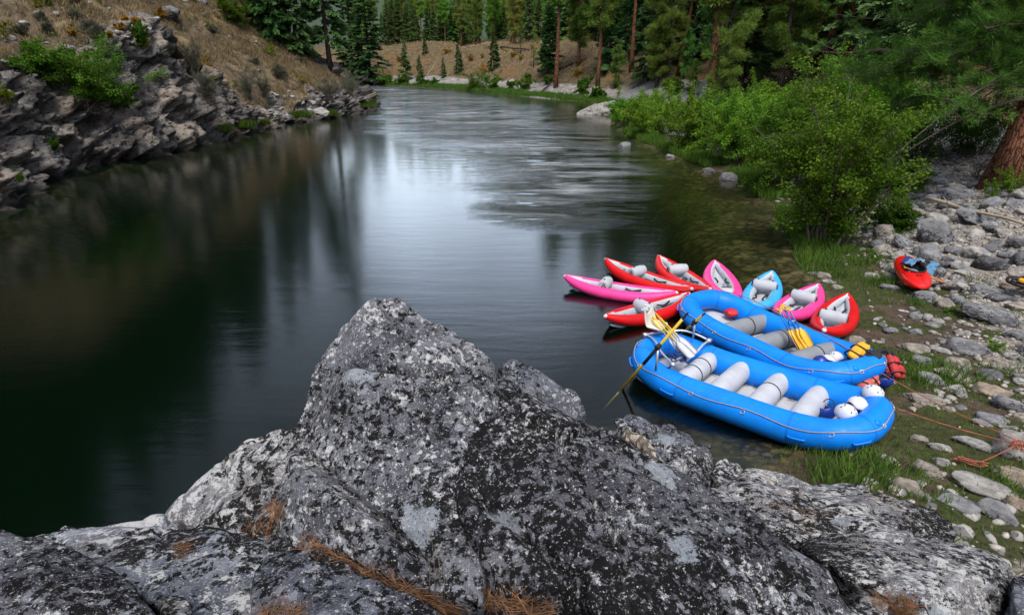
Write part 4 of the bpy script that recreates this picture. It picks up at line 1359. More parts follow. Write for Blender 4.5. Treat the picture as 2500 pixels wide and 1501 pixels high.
def cloth(name, label, cat, loc, rz, size, mat, seed, sag=.06, mat2=None):
    me = bpy.data.meshes.new(name)
    n = 22
    V = []; F = []
    for i in range(n + 1):
        for j in range(n + 1):
            u, v = i / n - .5, j / n - .5
            V.append([u * size[0] * (1 + .18 * math.sin(5 * v + seed)), v * size[1] * (1 + .2 * math.sin(4 * u + seed * 2)), 0])
    V = np.array(V)
    hgt = np.abs(fbm(np.c_[V[:, :2] * 5.5 + seed, V[:, 0] * 0], 3, seed=seed)) * sag * 2.6 + sag * .8 - (V[:, 0] ** 2 / size[0] ** 2 + V[:, 1] ** 2 / size[1] ** 2) * sag * 2.2
    V[:, 2] = hgt
    idx_ = np.arange((n + 1) ** 2).reshape(n + 1, n + 1)
    Fq = np.stack([idx_[:-1, :-1].ravel(), idx_[1:, :-1].ravel(), idx_[1:, 1:].ravel(), idx_[:-1, 1:].ravel()], 1)
    me = mesh_np(name, V, Fq, [mat] + ([mat2] if mat2 else []), mi=(np.arange(len(Fq)) % n > n * .6).astype(int) if mat2 else None)
    o = link(name, me, None, loc)
    o.rotation_euler = (0, 0, rz)
    sd_ = o.modifiers.new('thick', 'SOLIDIFY'); sd_.thickness = .015
    return tag(o, label, cat)


mw = Matrix.Translation(hk.location) @ hk.rotation_euler.to_matrix().to_4x4()
pc = mw @ Vector((-.22, -.02, .40))
cloth('jacket', 'pale blue jacket heaped over the far rim of the hardshell kayak cockpit', 'jacket', pc, .5, (.5, .4), M['denim'], 3, .08, M['navy'])
pc = mw @ Vector((-.28, .40, .24))
o = cloth('trousers', 'blue and black clothes hanging over the side of the hardshell kayak', 'clothes', pc, 1.2, (.55, .4), M['denim'], 5, .07, M['black'])
o.rotation_euler = (R(25), R(-28), .7)


def make_paddle(label, a, b, shaft, blade, grip, roll=0.0, group=None, bl=.5, bw=.20):
    """T-grip at a, blade tip at b"""
    a, b = Vector(a), Vector(b)
    root = thing('paddle', label, 'paddle', tuple(a), group)
    d = (b - a); L = d.length; d.normalize()
    q = d.to_track_quat('X', 'Z') @ Quaternion((1, 0, 0), roll)
    root.rotation_mode = 'QUATERNION'; root.rotation_quaternion = q
    MB().tube([(.03, 0, 0), (L - bl + .04, 0, 0)], .015, 10).build('shaft', M[shaft], root)
    MB().tube([(0, -.055, 0), (0, -.02, 0), (0, .02, 0), (0, .055, 0)], [.016, .02, .02, .016], 8, round_caps=True).tube([(0, 0, 0), (.08, 0, 0)], .019, 8).build('grip', M[grip], root)
    V, F = [], []
    S_ = [(0, .018), (.08, .03), (.2, .075), (.35, bw / 2 * .95), (.7, bw / 2), (.9, bw / 2 * .94), (.97, bw / 2 * .8), (1, bw / 2 * .5)]
    for u, w in S_:
        x = L - bl + bl * u
        th = .018 * (1 - u) + .004
        V += [(x, -w, 0), (x, -w * .3, th), (x, w * .3, th), (x, w, 0), (x, w * .3, -th), (x, -w * .3, -th)]
    for i in range(len(S_) - 1):
        for k in range(6):
            F.append((i * 6 + k, i * 6 + (k + 1) % 6, (i + 1) * 6 + (k + 1) % 6, (i + 1) * 6 + k))
    F += [(5, 4, 3, 2, 1, 0), tuple((len(S_) - 1) * 6 + k for k in range(6))]
    MB().add(V, F).build('blade', M[blade], root)
    return root


G1 = [((1571, 757), (1672, 868)), ((1577, 753), (1680, 870)), ((1581, 745), (1688, 866)), ((1584, 748), (1697, 862)), ((1575, 755), (1690, 872))]
for i, (a, b) in enumerate(G1):
    make_paddle('yellow-shafted paddle with white grip and blade, bundled across the near raft', at(*a, 1.0 + .03 * (i % 2)), at(*b, .60 + .03 * i), 'oar_yellow', 'white_plastic', 'white_plastic', .15 * i - .3,
                'paddles with white blades on the near raft', bl=.55, bw=.19)
G2 = [((1897, 754), (1951, 856)), ((1904, 756), (1958, 855)), ((1912, 744), (1965, 852)), ((1910, 749), (1973, 850)), ((1924, 753), (1980, 848))]
make_paddle('wooden paddle lying across the cockpit of the hardshell kayak', at(2208, 652, hk_z + .46), at(2307, 688, gz(*at(2307, 688, .6).xy) + .16), 'wood', 'wood', 'wood', .2, bl=.5, bw=.19)
tie = at(1933, 787, .68)
for i, (a, b) in enumerate(G2):
    make_paddle('blue-shafted paddle with yellow grip and blade, bundled in the farther raft', at(*a, 1.02), at(*b, .30 + .015 * i), 'paddle_blue', 'yellow', 'yellow', .25 * i - .5,
                'paddles with yellow blades in the farther raft', bl=.46, bw=.19)
tb = thing('tie_strap', 'blue tie strap with a white buckle around the blue paddle bundle', 'strap', tuple(tie))
MB().tube([Vector((math.cos(a) * .075, math.sin(a) * .045, math.sin(a) * .05)) for a in [2 * PI * k / 16 for k in range(16)]], .012, 6, True).build('loop', M['navy'], tb)
MB().box((.0, -.045, .055), (.06, .03, .02)).build('buckle', M['white_plastic'], tb)


def make_oar(label, P0, P1, over, under, sleeve_len=.5):
    """runs from beyond P0 (water) through the lock P1 to the grip"""
    d = (P1 - P0).normalized()
    end = P1 + d * over; tip = P0 - d * under
    root = thing('oar', label, 'oar', tuple(P1), 'yellow oars of the near raft')
    Q = lambda p: p - P1
    MB().tube([Q(end - d * .16), Q(P0 - d * max(0, under - .55))], .026, 12).build('shaft', M['oar_yellow'], root)
    MB().tube([Q(end - d * .17), Q(end)], [.018, .017], 10, round_caps=True).build('grip', M['black'], root)
    MB().tube([Q(P1 + d * .10), Q(P1 - d * sleeve_len)], .032, 12).tube([Q(P1 + d * .04), Q(P1 - d * .03)], [.05, .05], 12).build('sleeve', M['black'], root)
    side = d.cross(Vector((0, 0, 1))).normalized() * .085
    b0, b1 = tip + d * .65, tip
    upn = side.cross(d).normalized() * .008
    V = []
    for k, w in ((0, .25), (.25, .9), (.6, 1), (1, .85)):
        c = Q(b0 + (b1 - b0) * k)
        V += [c - side * w + upn, c + side * w + upn, c + side * w - upn, c - side * w - upn]
    F = [(i * 4 + k, i * 4 + (k + 1) % 4, i * 4 + 4 + (k + 1) % 4, i * 4 + 4 + k) for i in range(3) for k in range(4)] + [(3, 2, 1, 0), (12, 13, 14, 15)]
    MB().add(V, F).build('blade', M['oar_yellow'], root)
    return root


make_oar('yellow oar of the near raft dipping its blade into the river beside the boulders', at(1519, 948, 0), at(1607, 847, 1.10), .92, .75)
make_oar('yellow oar of the near raft with its handle raised over the farther raft', at(1652, 826, .05), at(1697, 786, .98), .66, .45, .22)

# ------------------------------------------------------------------ rowing frame with the seat
fr = thing('rowing_frame', 'aluminium rowing frame with a cream seat strapped on the river end of the near raft', 'rowing frame', tuple(at(1643, 850, .55)))
o0 = fr.location.copy()
near = [at(1576, 817, .66), at(1590, 824, .70), at(1603, 838, .68), at(1615, 860, .60), at(1643, 889, .56)]
farp = [at(1640, 808, .66), at(1668, 807, .68), at(1700, 816, .66), at(1731, 831, .60)]
cross = [at(1731, 831, .61), at(1716, 842, .60), at(1698, 862, .52), at(1672, 882, .52), at(1643, 889, .57)]
front = [at(1576, 817, .66), at(1600, 812, .72), at(1640, 808, .66)]
for pl in (near, farp, cross, front):
    MB().tube(cat_curve([p - o0 for p in pl], 6), .021, 10).build('pipe', M['alu'], fr)
for p in (at(1576, 817, .66), at(1643, 889, .57), at(1731, 831, .61), at(1640, 808, .66)):
    MB().box(p - o0, (.10, .07, .07), rot_z(.5)).tube([p - o0 - Vector((0, .05, 0)), p - o0 + Vector((0, .05, 0))], .03, 10).build('clamp', M['alu'], fr)
for p, hh in ((at(1607, 847, 1.10), .48), (at(1697, 786, .98), .36)):
    MB().tube([p - o0 - Vector((0, 0, hh)), p - o0 - Vector((0, 0, .05))], .022, 10).build('oar_stand', M['alu'], fr)
    MB().tube([p - o0 + Vector((.05 * math.cos(a), .02, .05 * math.sin(a))) for a in [PI + 1.1 + k * (2 * PI - 2.2) / 10 - PI / 2 * 1 for k in range(11)]], .011, 8).build('oarlock', M['black'], fr)
sc_ = at(1597, 797, .80) - o0
V, F = [], []
nu, nv_ = 20, 12
sr = rot_z(R(-38))
for i in range(nu + 1):
    for j in range(nv_ + 1):
        u, v = -1 + 2 * i / nu, -1 + 2 * j / nv_
        y = v * .215 * (1 - .06 * max(0, u))
        back = max(0, -u - .25) / .75
        z = .26 * back ** 1.5 + .075 * abs(v) ** 2.6 * (1 + 1.2 * back) - .03 * max(0, u - .5) ** 2
        V.append(sr @ Vector((u * .20 + .05 * back, y * (1 - .22 * back ** 2), z)) + sc_)
for i in range(nu):
    for j in range(nv_):
        a = i * (nv_ + 1) + j
        F.append((a, a + nv_ + 1, a + nv_ + 2, a + 1))
st = MB().add(V, F).build('seat', M['seat'], fr)
sd_ = st.modifiers.new('thick', 'SOLIDIFY'); sd_.thickness = .03; sd_.offset = -1
bv = st.modifiers.new('b', 'BEVEL'); bv.width = .008; bv.segments = 2
for p, q in ((at(1638, 893, .55), at(1607, 912, .36)), (at(1640, 893, .55), at(1618, 914, .34)), (at(1728, 833, .60), at(1742, 842, .45))):
    MB().tube([p - o0, q - o0], .014, 6).build('strap', M['navy'], fr)
sb = thing('coiled_strap', 'navy cam strap coiled around the frame end beside the first white thwart', 'strap', tuple(at(1656, 884, .52)))
pts = [Vector((.15 * math.cos(a) * (1 - a / 40), .09 * math.sin(a), .02 + .012 * a + .03 * math.sin(3 * a))) for a in [k * .35 for k in range(48)]]
MB().tube(pts, .014, 6).build('webbing', M['navy'], sb)
MB().box((.03, .0, .09), (.22, .04, .02), rot_z(.6)).build('end_pipe', M['alu'], sb)


# ------------------------------------------------------------------ helmets
def make_helmet(label, loc, rot, col='helmet', s=.155):
    root = thing('helmet', label, 'helmet', tuple(loc), 'river helmets')
    root.rotation_euler = rot
    mb = MB()
    V, F, Mi = [], [], []
    nu, nv_ = 32, 14
    for j in range(nv_ + 1):
        for i in range(nu):
            a = 2 * PI * i / nu
            low = -.34 - .30 * math.exp(-((math.cos(a) + .35) / .45) ** 2) * abs(math.sin(a)) ** .5 + .10 * max(0, math.cos(a)) ** 3
            b = PI / 2 + (low - PI / 2) * j / nv_
            rr_ = s * (1 + .05 * math.cos(a))
            V.append((rr_ * 1.12 * math.cos(a) * math.cos(b), rr_ * .96 * math.sin(a) * math.cos(b), s * 1.02 * math.sin(b)))
    for j in range(nv_):
        for i in range(nu):
            l = (i + 1) % nu
            F.append((j * nu + i, (j + 1) * nu + i, (j + 1) * nu + l, j * nu + l))
            Mi.append(0)
    sh = mb.add(V, F, Mi).build('shell', [M[col]], root)
    sd_ = sh.modifiers.new('thick', 'SOLIDIFY'); sd_.thickness = .012; sd_.offset = -1
    MB().ball((0, 0, -.005), (s * 1.0, s * .84, s * .86), 20, 9, v0=-.28, v1=PI / 2).build('liner', M['black'], root)
    for a, b in ((.45, .75), (-.45, .75), (.28, 1.1), (-.28, 1.1), (2.7, .75), (-2.7, .75), (2.85, 1.1), (-2.85, 1.1), (1.2, .85), (-1.2, .85)):
        c = Vector((s * 1.13 * math.cos(a) * math.cos(b), s * .965 * math.sin(a) * math.cos(b), s * 1.025 * math.sin(b)))
        nrm = c.normalized()
        q = nrm.to_track_quat('Z', 'X').to_matrix()
        MB().ball(c, (.019, .009, .004), 10, 6, rot=q).build('vent', M['black'], root)
    MB().tube(cat_curve([(.02, s * .9, -.06), (.05, s * .5, -.17), (.06, 0, -.20), (.05, -s * .5, -.17), (.02, -s * .9, -.06)], 4), .008, 6).build('chin_strap', M['black'], root)
    MB().box((s * 1.06, 0, s * .42), (.006, .075, .045), Matrix.Rotation(-.45, 3, 'Y')).build('decal', M['navy'], root) if col == 'helmet' else None
    return root


make_helmet('white helmet sitting highest on the stern tube of the near raft', at(2130, 960, .66), (R(8), R(12), R(-30)))
make_helmet('white helmet tipped over so its black padding shows, on the near raft stern', at(2093, 990, .60), (R(-35), R(38), R(-20)))
make_helmet('white helmet nearest the water on the near raft stern, strap hanging down', at(2064, 1008, .60), (R(8), R(16), R(-28)))
make_helmet('blue helmet lying upside down on the floor of the near raft', at(2017, 1002, .30), (R(168), R(10), R(20)), 'helmet_blue')
make_helmet('white helmet on the farther raft floor leaning on the stern tube', at(2040, 876, .40), (R(-50), R(20), R(60)))
make_helmet('white helmet rolled on its side between the last grey thwart and another helmet', at(2021, 884, .34), (R(80), R(10), R(140)))
make_helmet('blue helmet half hidden behind the near tube of the farther raft', at(2003, 886, .32), (R(10), R(10), R(0)), 'helmet_blue')
make_helmet('blue helmet hanging upside down below the stern of the farther raft', at(2156, 926, .34), (R(175), R(-8), R(0)), 'helmet_blue')


# ------------------------------------------------------------------ life jackets and bags
def pad(mb, c, s, rot=None, p=.55):
    """puffed panel: a rounded box"""
    V, F = [], []
    nu, nv_ = 20, 10
    sg = lambda v, e: math.copysign(abs(v) ** e, v)
    for j in range(nv_ + 1):
        b = -PI / 2 + PI * j / nv_
        for i in range(nu):
            a = 2 * PI * i / nu
            v = Vector((sg(math.cos(a), p) * sg(math.cos(b), p) * s[0], sg(math.sin(a), p) * sg(math.cos(b), p) * s[1], sg(math.sin(b), p) * s[2]))
            V.append(Vector(c) + (rot @ v if rot else v))
    for j in range(nv_):
        for i in range(nu):
            l = (i + 1) % nu
            F.append((j * nu + i, j * nu + l, (j + 1) * nu + l, (j + 1) * nu + i))
    return mb.add(V, F)


def make_pfd(label, loc, rot, mat, belt='black', s=1.0, inner=None):
    root = thing('life_jacket', label, 'life jacket', tuple(loc), 'life jackets')
    root.rotation_euler = rot
    root.scale = (s, s, s)
    for sx in (-1, 1):
        mb = MB(); pad(mb, (sx * .125, 0, .07), (.115, .25, .06)); pad(mb, (sx * .125, -.07, .125), (.085, .085, .03))
        mb.build('front_panel', M[mat if (sx < 0 or not inner) else inner], root)
    pad(MB(), (0, .02, -.05), (.24, .27, .05)).build('back_panel', M[inner or mat], root)
    for sx in (-1, 1):
        MB().tube(cat_curve([(sx * .12, .22, .09), (sx * .13, .33, .06), (sx * .13, .33, -.03), (sx * .12, .25, -.06)], 4), .035, 8).build('shoulder_strap', M[belt], root)
    for y in (-.14, .06):
        V = [(-.26, y, .06), (-.2, y, .128), (0, y, .137), (.2, y, .128), (.26, y, .06), (.27, y, -.04), (0, y, -.105), (-.27, y, -.04)]
        mb = MB(); mb.tube(cat_curve(V, 4, True), .017, 6, True); mb.box((0, y, .145), (.07, .05, .02))
        mb.build('belt', M[belt], root)
    return root


make_pfd('red life jacket with black belts hung over the shore end of the farther raft', at(2179, 898, .30), (R(48), R(22), R(32)), 'pfd_red', s=.95)
make_pfd('faded salmon life jacket squeezed between the two rafts', at(2104, 936, .30), (R(14), R(-16), R(-62)), 'pfd_salmon', s=.98)
make_pfd('yellow life jacket with black back draped over the stern tube of the farther raft', at(2108, 872, .66), (R(20), R(18), R(-50)), 'pfd_yellow', inner='black', s=1.0)
g = ground_hit(2489, 722)
make_pfd('yellow and black life jacket on the rocks cut by the frame edge', Vector((g.x + .05, g.y, g.z + .30)), (R(10), R(8), R(70)), 'pfd_yellow', inner='black', s=1.0)
bag = MB(); pad(bag, (0, 0, .10), (.18, .13, .10), p=.9)
bo = bag.build('dry_bag', M['dbag'])
bo.location = at(1788, 770, .18); bo.rotation_euler = (0, 0, .4)
V, N = get_vn(bo.data); V += N * (fbm(V * 9, 3, seed=4)[:, None] * .07)
V[:, 2] *= .75
bo.data.vertices.foreach_set('co', V.astype(np.float32).ravel()); bo.data.update()
tag(bo, 'crumpled red dry bag on the floor of the farther raft behind the first grey thwart', 'bag')


# ------------------------------------------------------------------ ropes
def rope(name, label, pts, r=.011, mat='rope', cat='rope', n=8, sag=0.0):
    P = cat_curve(pts, n)
    c = P[0].copy()
    o = MB().tube([p - c for p in P], r, 7).build(name, M[mat])
    o.location = c
    return tag(o, label, cat)


anchor = ground_hit(2466, 1128); anchor.z += .32
e1 = at(2176, 992, .42); e2 = at(2145, 907, .50)
rope('mooring_rope', 'lower orange mooring rope from the near raft to the flat tan boulder', [e1, (e1 * 2 + anchor) / 3 + Vector((0, 0, -.03)), (e1 + anchor * 2) / 3 + Vector((0, 0, -.03)), anchor], .009)
an2 = anchor + Vector((.04, .10, .02))
rope('mooring_rope', 'upper orange mooring rope from the farther raft to the flat tan boulder', [e2, (e2 * 2 + an2) / 3 + Vector((0, 0, -.04)), (e2 + an2 * 2) / 3 + Vector((0, 0, -.04)), an2], .008)
g0, g1 = ground_hit(2322, 1127), ground_hit(2410, 1150)
pts = []
rr_ = random.Random(3)
for k in range(7):
    a, b = (g0, g1) if k % 2 == 0 else (g1, g0)
    for f in (0, .33, .66):
        q = a.lerp(b, f)
        pts.append(q + Vector((rr_.uniform(-.05, .05), rr_.uniform(-.05, .05), .05 + .012 * k)))
pts += [g1.lerp(anchor, .5) + Vector((0, 0, .12)), anchor]
rope('rope_coil', 'loose bundle of red and orange rope lying before the tan boulder', pts, .008, n=5)
kn = []
for k in range(40):
    a = k * .62
    kn.append(anchor + Vector((.07 * math.cos(a) * (1 + .5 * math.sin(a * .37)), .05 * math.sin(a), .05 * math.sin(a * 1.7))))
kn += [anchor + Vector((.02, -.18, -.10)), anchor + Vector((-.06, -.36, -.26)), anchor + Vector((.08, -.40, -.28)), anchor + Vector((.10, -.2, -.1)), anchor]
rope('rope_knot', 'big knot with a hanging loop tying both orange ropes on the tan boulder', kn, .008, n=4)
rope('rope', 'thin brown line running over the kayak tips along the farther raft',
     [at(1652, 706, .46), at(1672, 709, .5), at(1700, 704, .5), at(1735, 706, .5), at(1790, 716, .48), at(1850, 738, .5), at(1912, 772, .52), at(1990, 806, .52), at(2060, 846, .54), at(2106, 866, .62), at(2145, 907, .52)], .008, n=6)
rope('rope', 'short grey cord lying along the near tube of the farther raft towards its stern', [at(2003, 915, .50), at(2030, 910, .55), at(2065, 907, .56), at(2110, 910, .58), at(2145, 907, .52)], .010, 'cord', n=6)
rope('tether', 'black tether bunched at the stern rope of the near raft', [at(2150, 962, .62), at(2166, 974, .62), at(2172, 982, .58), at(2165, 988, .58), at(2172, 992, .55), at(2180, 990, .5)], .014, 'black', n=6)
# ------------------------------------------------------------------ where a line of sight meets the land
bpy.context.view_layer.update()
DG = bpy.context.evaluated_depsgraph_get()
LAND = ('ground', 'hillside', 'riverbank', 'boulder', 'rock', 'rock_slab')


def sight(px, py, names=LAND):
    o = Vector((0, 0, CAM_H)); d = ray(px, py).normalized()
    for _ in range(30):
        ok, loc, nrm, idx_, ob, mx = S.ray_cast(DG, o, d, distance=2000)
        if not ok:
            return None, None
        if ob.name.split('.')[0] in names:
            return loc.copy(), nrm.copy()
        o = loc + d * .01
    return None, None


def depth_of(p):
    return (p - Vector((0, 0, CAM_H))).dot(Vector((0, math.cos(PITCH), -math.sin(PITCH))))


M['fir'] = foliage('fir_needles', (.042, .100, .030), (.100, .180, .050), (.165, .235, .07), .25, .9)
M['pine'] = foliage('pine_needles_green', (.078, .160, .028), (.170, .262, .045), (.26, .31, .06), .28, .8)
M['leaf'] = foliage('shrub_leaves', (.065, .150, .012), (.150, .265, .022), (.27, .34, .05), .35, 1.6)
M['brush'] = foliage('grey_brush', (.085, .092, .060), (.135, .138, .095), (.18, .165, .12), .2, 1.5)
M['bark_red'] = bark('red_pine_bark', (.17, .068, .036), (.30, .135, .075), (.035, .018, .014))
M['bark_dark'] = bark('dark_bark', (.045, .036, .032), (.10, .078, .065), (.015, .012, .011))
M['bark_pale'] = bark('dead_wood', (.26, .22, .18), (.46, .40, .33), (.10, .08, .06))
M['pole'] = simple('bleached_pole', (.46, .36, .25), .85, .35, 6)
M['twig'] = simple('grey_twig', (.11, .085, .065), .9, .4, 8)
M['grass'] = foliage('fresh_grass', (.045, .095, .012), (.085, .17, .02), (.13, .21, .045), .3, 1.5)
M['grass_shore'] = foliage('shore_grass', (.050, .095, .014), (.090, .165, .022), (.15, .19, .05), .3, 2.2)
M['straw'] = foliage('dry_grass', (.28, .215, .105), (.42, .34, .185), (.16, .13, .06), .25, .5)
M['needle'] = simple('fallen_needles', (.22, .105, .045), .85, .6, 14)


def frame_of(d):
    """two unit vectors square to the directions d (n,3)"""
    up = np.tile(np.array([0, 0, 1.0]), (len(d), 1))
    up[np.abs(d[:, 2]) > .95] = (1, 0, 0)
    u = np.cross(d, up); u /= np.linalg.norm(u, axis=1)[:, None]
    return u, np.cross(u, d)


def blades(base, d, ln, wd, rng, bend=0.0, tipw=.0, roll=None):
    """thin kite-shaped leaves: base (n,3), direction d, length, width"""
    n = len(base)
    d = d / np.linalg.norm(d, axis=1)[:, None]
    u, w = frame_of(d)
    r = rng.uniform(0, 2 * PI, n) if roll is None else roll
    s = u * np.cos(r)[:, None] + w * np.sin(r)[:, None]
    ln = np.broadcast_to(ln, (n,)); wd = np.broadcast_to(wd, (n,))
    mid = base + d * (ln * .5)[:, None] + np.array([0, 0, 1.0]) * (bend * ln * .25)[:, None] if bend is not 0.0 else base + d * (ln * .45)[:, None]
    tip = base + d * ln[:, None]
    V = np.stack([base, mid + s * (wd * .5)[:, None], tip, mid - s * (wd * .5)[:, None]], 1)
    F = np.arange(n * 4).reshape(n, 4)
    return V.reshape(-1, 3), F


def rdir(rng, n):
    v = rng.normal(size=(n, 3))
    return v / np.linalg.norm(v, axis=1)[:, None]


def tree_wood(H, r0, rng, bend=(0, 0), limbs=(), base_flare=1.35, n=9, dead=()):
    mb = MB()
    pts, rad = [], []
    for i in range(13):
        u = i / 12
        pts.append((bend[0] * u * u + .01 * H * math.sin(3 * u + bend[1]), bend[1] * u * u, H * u - .5 * (i == 0)))
        rad.append(r0 * (1 - .93 * u) * (1 + (base_flare - 1) * math.exp(-u * 22)))
    mb.tube(pts, rad, n)
    for (p, q, r) in limbs:
        m_ = (Vector(p) + Vector(q)) / 2 + Vector((0, 0, -.04 * (Vector(q) - Vector(p)).length))
        mb.tube([p, m_, q], [r, r * .7, r * .25], 4, caps=False)
    return mb


def fir_mesh(seed, H, Rd, z_lo, nb, per, size, thin=1.0, bend=(0, 0)):
    rng = np.random.default_rng(seed)
    Vs, Fs, limbs = [], [], []
    off = 0
    for b in range(nb):
        u = z_lo + (1 - z_lo) * ((b + rng.uniform(0, 1)) / nb) ** .92
        z = u * H
        prof_ = (1 - ((u - z_lo * .7) / (1 - z_lo * .7)) ** 1.15)
        l = Rd * max(.05, prof_) * rng.uniform(.55, 1.12) + .18
        a = rng.uniform(0, 2 * PI)
        pitch = -.38 + .75 * u + rng.normal(0, .12)
        d = np.array([math.cos(a) * math.cos(pitch), math.sin(a) * math.cos(pitch), math.sin(pitch)])
        o = np.array([bend[0] * u * u, bend[1] * u * u, z])
        k = max(5, int(per * l / Rd * rng.uniform(.8, 1.2)))
        t_ = rng.uniform(.12 if l < 1 else .22, 1, k) ** .8
        sag = -.10 * l * t_ ** 2 + .05 * l * t_ ** 4
        C = o + d * (l * t_)[:, None] + np.c_[np.zeros(k), np.zeros(k), sag]
        limbs.append((tuple(o), tuple(o + d * l * .92 + np.array([0, 0, -.06 * l])), .012 * l + .012))
        for rep in range(3):
            side = rng.choice([-1, 1], k)
            yaw = side * rng.uniform(.25, 1.15, k)
            ca_, sa_ = np.cos(yaw), np.sin(yaw)
            D = np.c_[d[0] * ca_ - d[1] * sa_, d[0] * sa_ + d[1] * ca_, np.full(k, d[2]) + rng.normal(-.22, .22, k)]
            ls = size * (.55 + .75 * (1 - t_)) * rng.uniform(.6, 1.25, k) * min(1, .4 + l / Rd)
            V, F = blades(C + rng.normal(0, .05, (k, 3)), D, ls, ls * .30 * thin, rng)
            Vs.append(V); Fs.append(F + off); off += len(V)
    return np.vstack(Vs), np.vstack(Fs), limbs


def pine_mesh(seed, H, Rd, z_lo, nb, clumps, needles, nl, nw, cr=.34, low_dead=6):
    rng = np.random.default_rng(seed)
    cs, ds, limbs = [], [], []
    for b in range(nb):
        u = z_lo + (1 - z_lo) * ((b + rng.uniform(0, 1)) / nb)
        z = u * H
        uu = (u - z_lo) / (1 - z_lo)
        l = Rd * (.35 + 1.15 * uu * (1 - uu) ** .6 * 1.55) * rng.uniform(.55, 1.1) * (1 - .72 * uu ** 3)
        a = rng.uniform(0, 2 * PI)
        pitch = -.22 + .75 * uu + rng.normal(0, .16)
        d = np.array([math.cos(a) * math.cos(pitch), math.sin(a) * math.cos(pitch), math.sin(pitch)])
        o = np.array([0, 0, z])
        e = o + d * l + np.array([0, 0, .12 * l])
        limbs.append((tuple(o), tuple(e), .016 * l + .015))
        k = max(2, int(clumps * rng.uniform(.7, 1.3)))
        for c in range(k):
            tq = rng.uniform(.38, 1.0)
            p = o + d * l * tq + np.array([0, 0, .12 * l * tq * tq]) + rng.normal(0, .16 * l * (.35 + .3 * tq), 3) * np.array([1, 1, .55])
            if tq < .95 and rng.random() < .6:
                limbs.append((tuple(o + d * l * tq * .85), tuple(p), .012))
            cs.append(p); ds.append(d)
    for b in range(low_dead):
        z = H * rng.uniform(z_lo * .45, z_lo * 1.1)
        a = rng.uniform(0, 2 * PI); l = rng.uniform(.5, 1.7)
        limbs.append(((0, 0, z), (math.cos(a) * l, math.sin(a) * l, z - .2 * l), .02))
    cs, ds = np.array(cs), np.array(ds)
    n = len(cs)
    D = rdir(rng, n * needles).reshape(n, needles, 3) + ds[:, None] * .35 + np.array([0, 0, .35])
    D = D.reshape(-1, 3)
    D /= np.linalg.norm(D, axis=1)[:, None]
    B = np.repeat(cs, needles, 0) + D * (cr * .25) + rng.normal(0, cr * .30, (n * needles, 3))
    V, F = blades(B, D, nl * rng.uniform(.7, 1.2, n * needles), nw, rng)
    return V, F, limbs


def make_tree(name, label, cat, crown, wood, wmat, lmat, group=None):
    root = thing(name, label, cat, (0, 0, 0), group)
    wood.build('trunk', M[wmat], root)
    V, F = crown
    link('crown', mesh_np('crown', V, F, [M[lmat]], smooth=False), root)
    return root


def put(proto, loc, rz=0, sc=1.0, label=None, group=None, color=None, lean=(0, 0)):
    o = proto if not proto.get('placed') else copy_tree(proto)
    o['placed'] = 1
    o.location = loc
    o.rotation_euler = (lean[0], lean[1], rz)
    o.scale = (sc,) * 3 if not hasattr(sc, '__len__') else sc
    if label: o['label'] = label
    if group: o['group'] = group
    if color:
        for c in o.children: c.color = (*color, 1)
    return o


# ------------------------------------------------------------------ prototypes
rg = np.random.default_rng(2)
FIRS, PINES = [], []
for k, (H_, R_, lo) in enumerate([(22, 3.5, .06), (26, 3.9, .12), (17, 3.0, .05)]):
    V, F, lm = fir_mesh(20 + k, H_, R_, lo, 175, 40, .95, 1.25)
    FIRS.append((make_tree('fir_tree', 'x', 'tree', (V, F), tree_wood(H_, .011 * H_ + .05, rg, limbs=lm), 'bark_dark', 'fir'), H_))
for k, (H_, R_, lo) in enumerate([(28, 4.0, .44), (31, 4.6, .30), (24, 3.8, .16)]):
    V, F, lm = pine_mesh(40 + k, H_, R_, lo, 84, 10, 30, .50, .10, .60)
    PINES.append((make_tree('pine_tree', 'x', 'tree', (V, F), tree_wood(H_, .34, rg, limbs=lm), 'bark_red', 'pine'), H_))
V, F, lm = fir_mesh(60, 9, 1.9, .05, 110, 36, .55, 1.2)
YFIR = (make_tree('young_fir', 'x', 'tree', (V, F), tree_wood(9, .13, rg, limbs=lm), 'bark_dark', 'fir'), 9)
V, F, lm = pine_mesh(61, 8, 2.0, .12, 42, 7, 34, .34, .05, .34, 0)
YPINE = (make_tree('young_pine', 'x', 'tree', (V, F), tree_wood(8, .14, rg, limbs=lm), 'bark_dark', 'pine'), 8)
V, F, lm = pine_mesh(62, 9, 1.1, .30, 26, 3, 26, .40, .06, .34, 8)
SPIND = (make_tree('spindly_pine', 'x', 'tree', (V, F), tree_wood(9, .11, rg, limbs=lm), 'bark_dark', 'pine'), 9)
# pines near enough to show needles
NEAR = []
for k, (H_, R_, lo) in enumerate([(17, 2.9, .10), (21, 3.5, .12)]):
    V, F, lm = pine_mesh(70 + k, H_, R_, lo, 88, 14, 46, .30, .030, .36, 14)
    NEAR.append((make_tree('pine_tree', 'x', 'tree', (V, F), tree_wood(H_, .24, rg, limbs=lm, n=11), 'bark_dark', 'pine'), H_))

# ------------------------------------------------------------------ trees one can point at
far_t = []
def tr_at(proto, px, py, label, top=None, H=None, group=None, rz=None, color=(1, 1, 1), lean=(0, 0), wid=1.0):
    p, _n = sight(px, py)
    if p is None:
        p = at(px, py, 1.0)
    far_t.append((proto, p, top, H, label, group, rz, color, lean, wid, px))


